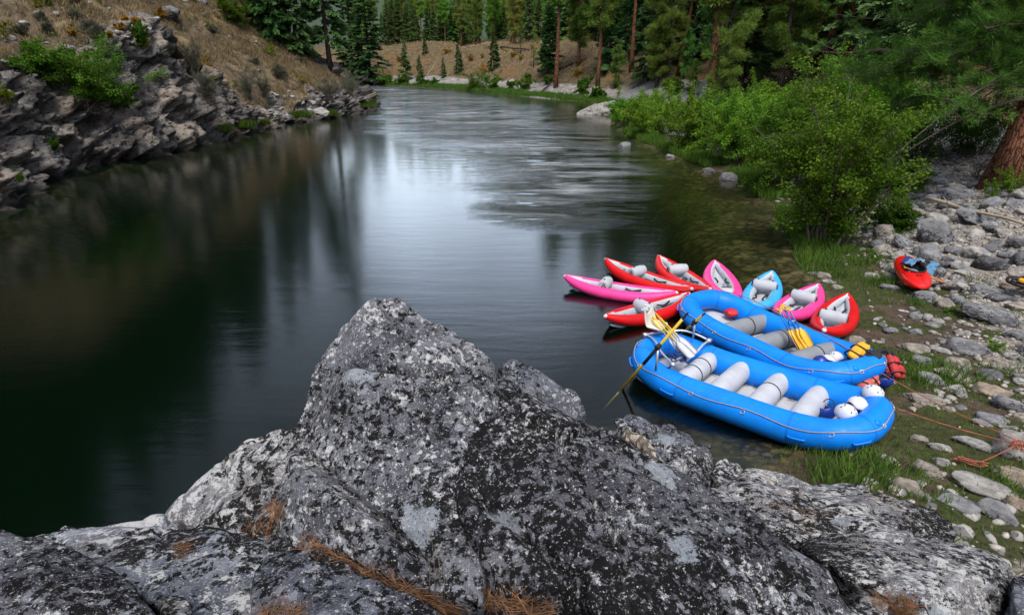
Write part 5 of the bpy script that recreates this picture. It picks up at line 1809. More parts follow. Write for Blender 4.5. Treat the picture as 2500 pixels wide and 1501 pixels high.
GF, GP = 'firs of the far bank', 'tall red-trunked pines'
DK = (.7, .75, .8)
tr_at(FIRS[0], 905, 208, 'large dark fir at the tip of the left bank, branches drooping to the water', H=25, color=DK, wid=1.55)
tr_at(FIRS[1], 862, 196, 'tall dark fir just left of the fir at the tip of the left bank', H=27, color=DK, wid=1.45)
tr_at(FIRS[1], 806, 162, 'dark fir with a bare lower trunk on the left bank slope', H=24, color=(.8, .85, .85), wid=.95)
tr_at(FIRS[2], 716, 129, 'leaning fir with a crooked trunk on the left hillside', H=17, lean=(0, .20), color=(.75, .8, .8))
tr_at(FIRS[2], 664, 96, 'fir left of the leaning one on the left hillside', H=15, color=(.75, .85, .75))
tr_at(FIRS[2], 700, 66, 'dark fir behind the leaning one on the left hillside', H=18, color=DK)
tr_at(FIRS[0], 636, 14, 'dark fir at the top of the left hillside right of the green shrub', H=16, color=DK)
tr_at(FIRS[2], 962, 110, 'narrow fir at the left end of the far terrace', top=-6)
tr_at(FIRS[0], 1007, 99, 'full fir next to the narrow fir on the far terrace', H=22)
tr_at(PINES[0], 1044, 95, 'thin red-trunked pine left of the bleached snag', H=27, wid=.8)
tr_at(PINES[0], 1224, 98, 'red-trunked pine in the middle of the far terrace', H=29)
tr_at(PINES[2], 1201, 86, 'slender red-trunked pine just left of the middle terrace pine', H=25)
tr_at(PINES[1], 1247, 104, 'pine with a grey-brown trunk right of the middle terrace pine', H=28)
tr_at(YFIR, 991, 196, 'young fir standing low on the far slope at its left end', top=98)
tr_at(YFIR, 1038, 134, 'small pale fir high on the far slope', top=84)
tr_at(YFIR, 1026, 204, 'young fir at the shore bushes below the small pale fir', top=134)
tr_at(YFIR, 1083, 190, 'short fir among the far shore bushes', top=139)
tr_at(YFIR, 1120, 177, 'slim fir in the middle of the far slope', top=100)
tr_at(YFIR, 1206, 170, 'dark pointed fir standing alone on the far slope', top=66, color=(.7, .8, .7))
tr_at(FIRS[2], 1136, 114, 'dense fir at the edge of the far terrace', top=28)
tr_at(YFIR, 1166, 106, 'small bluish fir behind the edge of the far terrace', top=48, color=(.9, 1.1, 1.3))
tr_at(SPIND, 1271, 133, 'spindly conifer with sparse branches by the fallen log', top=38)
tr_at(SPIND, 1303, 166, 'thin pine with a dark bare stem left of the tallest red trunk', top=70)
tr_at(FIRS[2], 1340, 176, 'dark bushy fir behind the tallest red trunk', H=13, color=(.75, .85, .75), wid=1.3)
tr_at(PINES[0], 1357, 214, 'tallest red-trunked pine standing alone on the far gravel shore', H=31)
tr_at(PINES[1], 1459, 208, 'tall pine with a light brown trunk right of the tallest red one', H=29)
tr_at(YPINE, 1502, 216, 'round bushy young pine on the far shore', top=112, wid=1.15)
tr_at(PINES[0], 1541, 174, 'pine with a straight red trunk behind the bushy young pine', H=29)
tr_at(SPIND, 1546, 218, 'small thin pine right of the bushy young pine', top=160)
tr_at(PINES[2], 1412, 161, 'pine with a thin dark trunk between the two tall shore pines', H=22)
tr_at(FIRS[0], 1584, 196, 'bluish fir left of the twin dark trunks', H=20, color=(.9, 1, 1.1))
tr_at(NEAR[0], 1603, 216, 'left one of the twin dark-trunked pines on the stony slope', H=19)
tr_at(NEAR[1], 1622, 211, 'right one of the twin dark-trunked pines on the stony slope', H=21)
tr_at(PINES[0], 1654, 188, 'leaning red trunk behind the twin dark-trunked pines', H=26, lean=(0, .10))
tr_at(PINES[1], 1731, 281, 'thick orange-barked pine rising from the grey stones of the right bank', H=30, wid=1.2)
tr_at(NEAR[0], 1759, 274, 'dark curved pine right of the thick orange trunk', H=16)
tr_at(YPINE, 1690, 265, 'small pine on the stones left of the thick orange trunk', H=4.6)
tr_at(NEAR[1], 1904, 226, 'left pine of the close pair above the big leafy bush', H=20)
tr_at(NEAR[0], 1935, 216, 'right pine of the close pair above the big leafy bush', H=20)
tr_at(PINES[0], 1998, 186, 'red-trunked pine leaning to the right behind the close pair', H=27, lean=(0, .12))
tr_at(PINES[2], 1984, 176, 'red-trunked pine standing behind the leaning one', H=25)

# the rest of the wood
wood_pts = []
rs = random.Random(12)
tries = 0
while len(wood_pts) < 560 and tries < 40000:
    tries += 1
    a = rs.random()
    y_ = rs.uniform(40, 260) if a < .62 else rs.uniform(120, 420)
    x_ = rs.uniform(-110, 190)
    if .62 < a < .72: y_ = rs.uniform(42, 125); x_ = rs.uniform(13, 80)
    if a > .80: y_ = rs.uniform(130, 215); x_ = y_ * rs.uniform(-.27, .16)
    q = ground_parts(np.array([[x_, y_]]))
    z_, d_r, dl_, ins_, fa_ = float(q[0][0]), q[1][0], q[2][0], q[3][0], q[4][0]
    if ins_ or (dl_ < d_r and x_ < 0): continue
    lim = 26 if (fa_ > .5 and x_ < 16) else 11 if y_ > 60 else 15
    if d_r < lim: continue
    v = in_view0 = None
    if math.hypot(x_, y_) < 40: continue
    gap = 860 < 1250 + 1450 * x_ / (y_ * .93) < 1350
    if gap and len(wood_pts) > 260 and y_ > 230: continue
    if any((x_ - b[0]) ** 2 + (y_ - b[1]) ** 2 < 2.6 ** 2 for b in wood_pts): continue
    if any((x_ - f[1].x) ** 2 + (y_ - f[1].y) ** 2 < 2.2 ** 2 for f in far_t): continue
    # only what the photograph can show (or mirror)
    px_v = 1250 + 1450 * x_ / max(1, y_ * .93)
    if not (860 < px_v < 2620): continue
    wood_pts.append((x_, y_, z_, rs.random()))
left_pts = []
for px, py in ((590, 4), (615, 30), (650, 5), (740, 20), (760, 60), (790, 40), (835, 120), (850, 60), (880, 140), (770, 110), (720, 10)):
    p, _n = sight(px, py, ('hillside',))
    if p is not None: left_pts.append(p)
# upper left hillside: trees added out of frame to darken the river's reflection
Hv = HILL_P.reshape(HILL_N[0], HILL_N[1], 3)
up_pts = []
for _ in range(6000):
    i, j = rs.randrange(20, HILL_N[0] - 20), rs.randrange(115, HILL_N[1])
    p = Vector(Hv[i, j])
    if not (-10 < p.y < 150 and p.z > 11): continue
    d_ = depth_of(p)
    w_ = p - Vector((0, 0, CAM_H))
    up_ = w_.dot(Vector((0, math.sin(PITCH), math.cos(PITCH))))
    if d_ > 1 and CYP - up_ / d_ * FPX > -60: continue
    if any((p - q).length < 2.8 for q in up_pts): continue
    up_pts.append(p)
    if len(up_pts) >= 170: break

# near the camera on the right: sight lines first
big_trunk, _ = sight(2440, 452)
big_trunk2, _ = sight(2490, 440)
fir_near, _ = sight(2185, 300)
SHRUBS = [
    # px, py, width px, height px, kind, label
    (2005, 604, 400, 420, 'near', 'largest leafy bush, arching over the water beside the grassy landing'),
    (1905, 470, 260, 250, 'near', 'leafy bush on the bank directly left of the largest bush'),
    (1800, 400, 220, 170, 'near', 'leafy shrub behind the largest waterline boulder'),
    (1690, 372, 180, 130, 'mid', 'willow-like shrub with thin grey stems at the waterline'),
    (1590, 335, 170, 120, 'mid', 'willow shrub left of the thin-stemmed one, over bright grass'),
    (1530, 310, 110, 95, 'mid', 'low rounded shrub next to the pale rock outcrop'),
    (2080, 380, 300, 250, 'near', 'tall leafy bush behind the largest bush, under the dark fir'),
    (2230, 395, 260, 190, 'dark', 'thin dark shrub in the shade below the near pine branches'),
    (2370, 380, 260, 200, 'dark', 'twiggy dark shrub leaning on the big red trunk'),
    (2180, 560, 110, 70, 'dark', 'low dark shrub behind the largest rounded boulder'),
    (2440, 480, 110, 70, 'low', 'low bright green plant at the foot of the big red trunk'),
    (1745, 335, 150, 110, 'mid', 'fresh green shrub in the belt behind the waterline, above the largest wet boulder'),
    (1850, 345, 190, 130, 'mid', 'tall green shrub in the belt below the close pair of pines'),
    (1960, 330, 200, 120, 'mid', 'green shrub behind the big bushes beside the rust-brown bush'),
    (1620, 305, 110, 70, 'mid', 'low green shrub between the willows and the small pine'),
    (1580, 285, 90, 55, 'mid', 'small green shrub behind the pale rock outcrop'),
    (1850, 270, 130, 70, 'mid', 'green shrub on the slope under the close pair of pines'),
    (1640, 236, 60, 46, 'mid', 'light green shrub below the twin dark trunks'),
    (1690, 300, 90, 60, 'mid', 'shrub on the grey stones below the small pine'),
    (1160, 219, 130, 46, 'far', 'dense dark green willow thicket on the far shore'),
    (1205, 219, 70, 40, 'far', 'willow at the right end of the dark thicket on the far shore'),
    (945, 207, 60, 28, 'far', 'bright shrub at the far river bend'),
    (985, 207, 45, 24, 'far', 'shrub between the bend and the young firs'),
    (1035, 209, 40, 22, 'far', 'shrub at the base of the young fir by the far shore'),
    (1060, 208, 32, 20, 'far', 'small shrub left of the short far-shore fir'),
    (1247, 217, 26, 22, 'far', 'small pale green shrub right of the dark thicket'),
    (1282, 220, 60, 36, 'far', 'yellow-green shrub on the far shore left of the tallest red trunk'),
    (1337, 206, 34, 20, 'far', 'low shrub at the driftwood on the far shore'),
    (1425, 218, 46, 32, 'far', 'grey-green shrub right of the tallest red trunk'),
    (1462, 243, 60, 34, 'far', 'dark shrub where the far grass strip ends'),
    (1420, 232, 40, 22, 'far', 'small shrub on the pale stones of the far shore'),
    (1090, 132, 30, 16, 'rust', 'rust-coloured shrub high on the far slope'),
    (1150, 148, 26, 14, 'rust', 'orange-brown shrub in the middle of the far slope'),
    (1185, 176, 48, 16, 'rust', 'wide rusty shrub low on the far slope'),
    (1255, 140, 26, 14, 'rust', 'rusty shrub right of the lone pointed fir'),
    (1272, 146, 24, 13, 'yel', 'yellow-green shrub by the fallen log on the far slope'),
    (1178, 142, 16, 14, 'yel', 'small yellow shrub left of the lone pointed fir'),
    (975, 150, 30, 16, 'rust', 'brown shrub at the left end of the far slope'),
    (1410, 185, 50, 20, 'rust', 'orange undergrowth bush between the tall shore pines'),
    (2050, 205, 60, 30, 'rust', 'rust-brown bush behind the big leafy bushes'),
    # left bank
    (215, 268, 275, 165, 'left', 'largest bright green shrub on the ledge of the left cliff'),
    (120, 190, 130, 80, 'left', 'left part bush above the largest shrub on the left cliff'),
    (300, 272, 90, 90, 'left2', 'small drooping conifer-like shrub at the right end of the cliff ledge'),
    (350, 118, 46, 64, 'left', 'single upright green shrub at the edge of the left cliff'),
    (575, 68, 90, 80, 'left', 'round green shrub on the skyline of the left hillside'),
    (620, 50, 60, 40, 'left2', 'dark green shrub right of the round one on the left hillside'),
    (18, 262, 70, 70, 'yel', 'yellow-green shrub at the left frame edge above the cliff'),
    (14, 95, 50, 50, 'yel', 'dull green shrub at the left frame edge near the top'),
    (478, 190, 60, 90, 'brush', 'tall grey-green brush hanging on the cliff below the rusty ledge'),
    (510, 250, 60, 80, 'brush', 'grey brush lower on the same cliff crack'),
    (610, 250, 80, 90, 'brush', 'bushy grey brush in the middle of the pale cliff'),
    (648, 240, 40, 60, 'brush', 'narrow grey brush right of the bushy one'),
    (685, 195, 44, 36, 'brush', 'small grey brush at the start of the talus'),
    (805, 245, 70, 60, 'brush', 'wide grey-green brush above the bright shore grass'),
    (855, 235, 70, 66, 'brush', 'grey-green brush at the tip of the left bank'),
    (740, 205, 26, 22, 'yel', 'small yellow plant on the talus of the left bank'),
    (660, 140, 40, 36, 'yel', 'yellow-green plant at the head of the talus'),
    (130, 365, 34, 22, 'left', 'little green plant low on the left cliff'),
    (40, 440, 30, 22, 'left', 'little green plant just above the water on the left cliff'),
    (2130, 640, 60, 40, 'low', 'low leafy sprout at the foot of the largest bush'),
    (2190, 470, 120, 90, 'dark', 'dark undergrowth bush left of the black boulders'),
    (2420, 855, 60, 46, 'low', 'leafy weed between the boulders of the pebble bank'),
    (2320, 765, 40, 26, 'low', 'pale green weed left of the long speckled boulder'),
]
sh_pts = []
for s in SHRUBS:
    p, _n = sight(s[0], s[1])
    if p is None: p = at(s[0], s[1], .3)
    sh_pts.append((s, p))
LOGS = [((2252, 512), (2520, 590), .075, 'pole', 'log', 'long bleached pole lying across the boulders of the right bank'),
        ((1345, 178), (1432, 146), .16, 'bark_dark', 'log', 'dark fallen trunk slanting down the far slope'),
        ((1222, 118), (1292, 124), .20, 'bark_dark', 'log', 'long dark log on the edge of the far terrace'),
        ((1042, 188), (1068, 150), .16, 'bark_pale', 'log', 'bleached log leaning steeply on the far slope'),
        ((1322, 228), (1352, 200), .18, 'bark_dark', 'log', 'grey trunk leaning beside the tallest red pine'),
        ((1212, 226), (1240, 219), .12, 'bark_pale', 'log', 'pale driftwood log on the far grass strip'),
        ((945, 128), (985, 104), .18, 'bark_pale', 'log', 'grey log at the left corner of the far terrace'),
        ((210, 40), (240, 78), .06, 'bark_pale', 'log', 'bleached dead branch on the upper left hillside'),
        ((160, 8), (200, 40), .05, 'bark_pale', 'log', 'thin bleached stick near the top of the left hillside'),
        ((240, 338), (290, 310), .07, 'bark_pale', 'log', 'grey root lying on the left cliff'),
        ((2385, 440), (2400, 372), .06, 'bark_pale', 'log', 'x')]
log_pts = [(sight(*a)[0], sight(*b)[0]) for a, b, *_ in LOGS]
needle_lines = [([(735, 1318), (830, 1362), (920, 1402), (1000, 1436), (1060, 1462), (1120, 1490)], 20, 460, 'orange pine needles packed along the ledge below the pointed boulder'),
                ([(1180, 1470), (1240, 1462), (1300, 1480), (1340, 1496)], 34, 210, 'pine needles caught between the pointed boulder and the dark boulder'),
                ([(650, 1240), (672, 1252), (694, 1246)], 24, 80, 'pine needles in the hollow left of the pointed boulder'),
                ([(440, 1322), (446, 1345), (440, 1368)], 9, 45, 'pine needles in the crack of the banded slab'),
                ([(2130, 1470), (2180, 1466), (2230, 1480), (2200, 1495)], 34, 330, 'nest of pine needles under the wedge-shaped slab'),
                ([(600, 1290), (640, 1280), (660, 1296)], 18, 50, 'scattered pine needles on the pale slab'),
                ([(1870, 1232), (1960, 1246), (2040, 1252), (2110, 1262)], 8, 40, 'few pine needles along the seam of the long slab'),
                ([(640, 1497), (700, 1494), (740, 1497)], 14, 90, 'pine needles in the corner below the low block')]
needle_pts = []
rs = random.Random(9)
for line, wpx, cnt_, lab in needle_lines:
    pts = []
    L_ = [Vector((a, b, 0)) for a, b in line]
    for k in range(cnt_):
        f = rs.uniform(0, len(L_) - 1.001); i = int(f)
        c = L_[i].lerp(L_[i + 1], f - i)
        dirv = (L_[i + 1] - L_[i]).normalized()
        s = rs.gauss(0, wpx * .32)
        p, n_ = sight(c.x - dirv.y * s, c.y + dirv.x * s, ('riverbank', 'boulder', 'rock', 'rock_slab'))
        if p is not None and p.length < 9: pts.append((p, n_, dirv))
    needle_pts.append((pts, lab))
far_out, _ = sight(1450, 285)
snag_p, _ = sight(1085, 97)
snag2_p, _ = sight(1100, 80)
talus = [sight(random.uniform(660, 830), random.uniform(215, 285), ('hillside',))[0] for _ in range(60)]
slope_st = [sight(random.uniform(1600, 1800), random.uniform(200, 310), ('ground',))[0] for _ in range(70)]
hill_st = [sight(random.uniform(10, 760), random.uniform(3, 200), ('hillside',))[0] for _ in range(70)]
hill_br = [sight(random.uniform(5, 780), random.uniform(3, 210), ('hillside',))[0] for _ in range(46)]
hill_boul = [(sight(405, 42)[0], 1.5, 'dark boulder sticking out of the dry grass high on the left hillside'), (sight(490, 10)[0], .8, 'small dark rock near the top of the left hillside'),
             (sight(785, 278)[0], .9, 'pale boulder in the bright grass at the left shore'), (sight(1155, 96)[0], 1.2, 'grey boulder on the edge of the far terrace')]

# ------------------------------------------------------------------ place them
def top_height(p, py):
    """height a tree at p needs for its tip to reach picture row py"""
    px = CXP + p.x / depth_of(p) * FPX
    d = ray(px, py)
    s = math.hypot(p.x, p.y) / math.hypot(d.x, d.y)
    return CAM_H + d.z * s - p.z


rs = random.Random(4)
for (proto, p, top, H_, label, group, rz, color, lean, wid, px) in far_t:
    h = H_ if H_ else max(1.5, top_height(p, top))
    if 950 < px < 1300 and h > 19: h = 19
    s = h / proto[1]
    put(proto[0], (p.x, p.y, p.z - .1), rs.uniform(0, 6.28) if rz is None else rz, (s * wid, s * wid, s), label, group, color, lean)
for x_, y_, z_, a in wood_pts:
    far = y_ > 150
    if a < .40:
        pr = PINES[rs.randrange(3)]; lab, gr = 'red-trunked pine in the wood across and along the river', 'pines of the wood'
    elif a < .80:
        pr = FIRS[rs.randrange(3)]; lab, gr = 'dark green fir in the wood across and along the river', 'firs of the wood'
    else:
        pr = YPINE; lab, gr = 'young green pine under the taller trees of the wood', 'young pines of the wood'
    s = rs.uniform(.78, 1.12)
    if 860 < 1250 + 1450 * x_ / (y_ * .93) < 1350: s *= .58
    put(pr[0], (x_, y_, z_ - .2), rs.uniform(0, 6.28), (s * rs.uniform(.9, 1.25),) * 2 + (s,), lab, gr, (rs.uniform(.75, 1.5), rs.uniform(.85, 1.4), rs.uniform(.8, 1.4)))
for p in left_pts:
    pr = FIRS[rs.randrange(3)]
    put(pr[0], (p.x, p.y, p.z - .2), rs.uniform(0, 6.28), rs.uniform(.55, .8), 'dark fir in the stand on the upper left bank', 'firs of the left bank', DK)
for p in up_pts:
    pr = FIRS[rs.randrange(3)] if rs.random() < .75 else YPINE
    put(pr[0], (p.x, p.y, p.z - .2), rs.uniform(0, 6.28), rs.uniform(.75, 1.05), 'tree added out of frame high on the left hillside to darken the river reflection', 'trees added out of frame on top of the left hillside', DK)

# dead trees
for p, h, lean, lab in ((snag_p, 24, .0, 'bleached bare snag standing on the far terrace'), (snag2_p, 22, -.12, 'thin leaning dead trunk right of the bleached snag')):
    if p is None: continue
    sn = thing('dead_tree', lab, 'tree', (p.x, p.y, p.z - .2))
    sn.rotation_euler = (0, lean, 0)
    lm = [((0, 0, z), (math.cos(z * 7) * 1.1, math.sin(z * 7) * 1.1, z + .3), .04) for z in (5, 7.5, 9.6, 11, 13, 15, 17)]
    tree_wood(h, .34 if lean == 0 else .22, rg, limbs=lm).build('trunk', M['bark_pale' if lean == 0 else 'bark_red'], sn)

# the big trunks and overhanging branches at the right
def near_pine(loc, r0, H_, label, limb_list, seed, lean=(0, 0), needles=46, nl=.24, nw=.016, cr=.26):
    root = thing('pine_tree', label, 'tree', tuple(loc))
    root.rotation_euler = (lean[0], lean[1], 0)
    rng = np.random.default_rng(seed)
    mb = tree_wood(H_, r0, rg, n=26, base_flare=1.5)
    for v in mb.V[:26 * 13]:
        a = math.atan2(v.y, v.x)
        k = 1 + .05 * math.sin(9 * a + v.z * .8) + .03 * math.sin(17 * a - v.z * 2)
        v.x *= k; v.y *= k
    cs, ds = [], []
    for (z0, az, el, ln, ncl) in limb_list:
        d = Vector((math.cos(az) * math.cos(el), math.sin(az) * math.cos(el), math.sin(el)))
        o = Vector((0, 0, z0))
        pts = [o + d * ln * f + Vector((0, 0, -.10 * ln * f * f + .05 * ln * math.sin(3 * f + seed))) for f in (0, .2, .4, .6, .8, 1)]
        mb.tube(pts, [.085, .07, .055, .04, .026, .012], 7, caps=False, mi=1)
        for c in range(ncl):
            f = rng.uniform(.35, 1.0)
            i = min(4, int(f * 5)); q = pts[i].lerp(pts[i + 1], f * 5 - i)
            sd = Vector(rng.normal(0, 1, 3)) * np.array(1.0)
            tipv = q + Vector((sd[0], sd[1], sd[2] * .45)) * (.16 * ln * (.35 + .5 * f))
            m_ = q.lerp(tipv, .5) + Vector((0, 0, -.05))
            mb.tube([q, m_, tipv], [.014, .010, .005], 4, caps=False, mi=1)
            dd_ = (tipv - q).normalized()
            for e in range(3):
                cs.append(q.lerp(tipv, 1 - .25 * e)); ds.append(dd_)
    mb.build('trunk', [M['bark_red'], M['twig']], root)
    cs, ds = np.array(cs), np.array(ds)
    n = len(cs)
    D = rdir(rng, n * needles) * .8 + np.repeat(ds, needles, 0) * .75 + np.array([0, 0, .25])
    D /= np.linalg.norm(D, axis=1)[:, None]
    B = np.repeat(cs, needles, 0) + rng.normal(0, cr * .22, (n * needles, 3))
    V, F = blades(B, D, nl * rng.uniform(.7, 1.2, n * needles), nw, rng)
    o = link('crown', mesh_np('crown', V, F, [M['pine']], smooth=False), root)
    o.color = (.72, .9, .8, 1)
    return root


if big_trunk is None: big_trunk = at(2440, 452, 1.9)
rr2 = random.Random(21)
lims = [(rr2.uniform(3.6, 11), PI + rr2.uniform(-1.0, .9), rr2.uniform(-.30, .18), rr2.uniform(3.4, 7.0), 34) for _ in range(38)]
lims += [(3.6, PI + .25, -.34, 5.4, 0), (4.3, PI + .5, -.22, 4.5, 4)]
lims += [(rr2.uniform(6, 16), rr2.uniform(-1.5, 1.5), rr2.uniform(-.2, .3), rr2.uniform(2.5, 4.5), 12) for _ in range(14)]
near_pine(big_trunk + Vector((.2, 0, -.2)), .62, 24, 'massive red-barked pine at the right frame edge with branches hanging over the bank', lims, 31, (0, .06))
lims = [(rr2.uniform(6, 16), rr2.uniform(0, 6.28), rr2.uniform(-.2, .3), rr2.uniform(2.5, 4.5), 14) for _ in range(22)]
if big_trunk2 is None: big_trunk2 = at(2490, 440, 1.9)
near_pine(big_trunk2 + Vector((1.1, 1.6, -.1)), .5, 23, 'second red-barked pine close behind the massive one at the right edge', lims, 33, (0, .05))
if fir_near is None: fir_near = at(2185, 300, 2.5)
V, F, lm = fir_mesh(77, 19, 3.9, .10, 190, 60, .50, .8)
nf = make_tree('fir_tree', 'dark drooping fir in front of the massive pine, its boughs almost black', 'tree', (V, F), tree_wood(19, .26, rg, limbs=lm, n=12), 'bark_dark', 'fir')
nf.location = fir_near + Vector((0, 0, -.2))
for c in nf.children: c.color = (.6, .72, .6, 1)


# ------------------------------------------------------------------ shrubs
def shrub(name, label, p, Wd, Hh, kind, seed, group=None):
    rng = np.random.default_rng(seed)
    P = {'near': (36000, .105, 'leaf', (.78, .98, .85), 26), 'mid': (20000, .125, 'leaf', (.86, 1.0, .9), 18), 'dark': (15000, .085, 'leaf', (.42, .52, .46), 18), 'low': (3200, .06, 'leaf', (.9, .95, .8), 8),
         'far': (5200, .20, 'leaf', (.55, .66, .6), 10), 'rust': (1500, .16, 'leaf', (2.2, .75, .55), 6), 'yel': (2000, .10, 'leaf', (1.5, 1.0, .6), 8),
         'left': (22000, .11, 'leaf', (.72, .86, .7), 16), 'left2': (9000, .11, 'leaf', (.5, .68, .5), 9), 'brush': (3800, .20, 'brush', (1, 1, 1), 26)}[kind]
    n, ls, mat, colr, ns = P
    if kind in ('low', 'left', 'left2', 'yel', 'rust') and Wd < 1.6: n = int(n * max(.25, Wd / 1.6)); ls *= max(.55, Wd / 1.6)
    root = thing(name, label, 'shrub', tuple(p), group)
    mb = MB()
    cl = []
    for s in range(ns):
        a = rng.uniform(0, 2 * PI); rad = (Wd / 2) * math.sqrt(rng.uniform(.03, 1))
        hh = Hh * rng.uniform(.55, 1.0) * (1 - .38 * (rad / (Wd / 2)) ** 2)
        b = Vector((rng.normal(0, .05 * Wd), rng.normal(0, .05 * Wd), -.1))
        e = Vector((math.cos(a) * rad, math.sin(a) * rad, hh))
        m_ = b.lerp(e, .5) + Vector((-math.cos(a) * rad * .12, -math.sin(a) * rad * .12, hh * .10))
        q = cat_curve([b, m_, e], 4)
        r0 = (.010 + .006 * Hh) * rng.uniform(.6, 1.2)
        mb.tube(q, [r0 * (1 - .8 * k / (len(q) - 1)) for k in range(len(q))], 5, caps=False)
        for k in range(7 if kind in ('near', 'mid', 'left', 'dark') else 4):
            f = rng.uniform(.30, 1.0)
            i = min(len(q) - 2, int(f * (len(q) - 1)))
            c = q[i]
            t_ = c + Vector(rng.normal(0, 1, 3)) * (.11 * Wd) + Vector((0, 0, .05 * Hh))
            t_.z = max(t_.z, .06 * Hh)
            mb.tube([c, c.lerp(t_, .5) + Vector((0, 0, .03)), t_], [r0 * .35, r0 * .25, r0 * .1], 3, caps=False)
            cl.append((c, t_))
    mb.build('stem', M['twig'], root)
    A_ = np.array([c[0] for c in cl]); B_ = np.array([c[1] for c in cl])
    pick = rng.integers(0, len(cl), n)
    f = rng.uniform(.25, 1.15, n)[:, None]
    C = A_[pick] * (1 - f) + B_[pick] * f + rng.normal(0, .022 * Wd, (n, 3)) * np.array([1, 1, .8])
    C[:, 2] = np.maximum(C[:, 2], .03)
    if kind == 'brush':
        D = rdir(rng, n) * .45 + np.c_[C[:, :2] / Wd * 1.3, np.full(n, .9)]
        V, F = blades(C, D, ls * rng.uniform(.7, 1.6, n), .022, rng)
    else:
        D = rdir(rng, n) + np.c_[C[:, :2] / Wd, np.full(n, -.05)]
        D[:, 2] *= .55
        sz = ls * rng.uniform(.6, 1.3, n)
        V, F = blades(C, D, sz, sz * .62, rng, bend=rng.uniform(-.8, .3, n))
    o = link('foliage', mesh_np('foliage', V, F, [M[mat]], smooth=False), root)
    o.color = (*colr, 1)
    return root


for i, (s, p) in enumerate(sh_pts):
    px, py, w, h, kind, lab = s
    d = depth_of(p)
    Wd, Hh = w / FPX * d, h / FPX * d * (1.10 if kind in ('near', 'left') else 1.0)
    shrub('shrub', lab, p, Wd, Hh, kind, 300 + i)

for i, p in enumerate(hill_br):
    if p is None: continue
    k = ('brush', 'rust', 'yel')[i % 3]
    lab, gr = {'brush': ('small grey brush among the dry grass of the left hillside', 'grey brush of the left hillside'), 'rust': ('low rust-coloured plant among the dry grass of the left hillside', 'rusty plants of the left hillside'),
               'yel': ('low yellow-green plant among the dry grass of the left hillside', 'yellow plants of the left hillside')}[k]
    shrub('shrub', lab, p, random.uniform(.5, 1.3), random.uniform(.3, .8), k, 500 + i, gr)

# ------------------------------------------------------------------ logs and driftwood
for (a, b, r_, mat, nm_, lab), (p, q) in zip(LOGS[:-1], log_pts[:-1]):
    if p is None or q is None: continue
    hgt_ = r_ + (.36 if 'pole' in lab else .04)
    p = p + Vector((0, 0, hgt_)); q = q + Vector((0, 0, hgt_))
    if (q - p).length > 30: q = p + (q - p).normalized() * 12
    rr3 = random.Random(int(a[0]))
    L_ = (q - p).length
    ctr = [p.lerp(q, k / 8) - p + Vector((0, 0, .012 * L_ * math.sin(k * 1.3) * .4)) for k in range(9)]
    mb = MB().tube(ctr, [r_ * (1 - .5 * k / 8) * rr3.uniform(.9, 1.1) for k in range(9)], 9)
    for k in (2, 4, 5):
        c = ctr[k]
        mb.tube([c, c + Vector((rr3.uniform(-1, 1), rr3.uniform(-1, 1), rr3.uniform(.2, 1))) * r_ * 4], [r_ * .3, r_ * .1], 5)
    o = mb.build(nm_, M[mat]); o.location = p
    tag(o, lab, 'log')
rt, _ = (log_pts[-1][0], 0)
if rt is None: rt = at(2385, 440, 1.8)
mb = MB(); rr3 = random.Random(8)
for k in range(9):
    pts = [Vector((0, 0, .05 + .05 * k))]
    dv = Vector((rr3.uniform(-.8, 1), rr3.uniform(-.6, .2), rr3.uniform(.2, 1))).normalized()
    for j in range(6):
        dv = (dv + Vector((rr3.uniform(-.5, .5), rr3.uniform(-.5, .5), rr3.uniform(-.35, .35)))).normalized()
        pts.append(pts[-1] + dv * .2)
    mb.tube(cat_curve(pts, 3), [.03 * (1 - .85 * i / (3 * (len(pts) - 1))) for i in range(3 * (len(pts) - 1) + 1)], 6)
o = mb.build('driftwood', M['bark_pale']); o.location = rt
tag(o, 'tangle of bleached dead twigs at the foot of the big red trunk', 'driftwood')
dw = MB()
P_ = [atd(1522, 1068, 5.75), atd(1552, 1074, 5.75), atd(1578, 1094, 5.6), atd(1596, 1122, 5.42), atd(1628, 1150, 5.25)]
c0 = P_[0].copy()
q = cat_curve([p - c0 for p in P_], 5)
dw.tube(q, [.085 * (1 - .55 * k / (len(q) - 1)) * (1 + .12 * math.sin(k * 1.1)) for k in range(len(q))], 12)
o = dw.build('driftwood', M['bark_pale']); o.location = c0
V, N = get_vn(o.data); V += N * fbm(V * np.array([12, 12, 12]), 3, seed=3)[:, None] * .02
o.data.vertices.foreach_set('co', V.astype(np.float32).ravel()); o.data.update()
tag(o, 'twisted grey driftwood stump wedged between the boulders above the near raft', 'driftwood')

# ------------------------------------------------------------------ rocks away from the camera
if far_out is not None:
    gp = [Vector((x, y, z)) for x, y, z in ((-2.3, -.5, -.6), (-2.2, .8, -.6), (2.6, -1.2, -.6), (3.4, 1.4, -.6), (-1.6, 0, .35), (-.3, -.3, .8), (1.2, -.2, 1.35), (2.6, .3, 1.5), (3.2, .9, 1.1), (.5, 1.6, .9), (1.8, -1.1, .5))]
    me = hull_mesh([gp], .09, 4)
    weather(me, amp=.22, scale=.8, crack=.18, cscale=.8, fine=.04, fscale=4, seed=71, strata=.06, sscale=4)
    me.materials.clear(); me.materials.append(M['stone']); me.name = 'boulder'
    o = link('boulder', me, None, (far_out.x - .2, far_out.y, 0))
    o.color = (.92, .9, .86, -.1)
    tag(o, 'pale layered rock outcrop reaching into the river before the willow shrubs', 'boulder')
for p, s_, lab in hill_boul:
    if p is None: continue
    stone(p.x, p.y, p.z + .15 * s_, s_, s_ * .7, s_ * .6, 0, LITE if 'pale' in lab else (.55, .55, .6), 0 if 'pale' in lab else .6, lab, name='boulder', cat='boulder', tilt=.3)
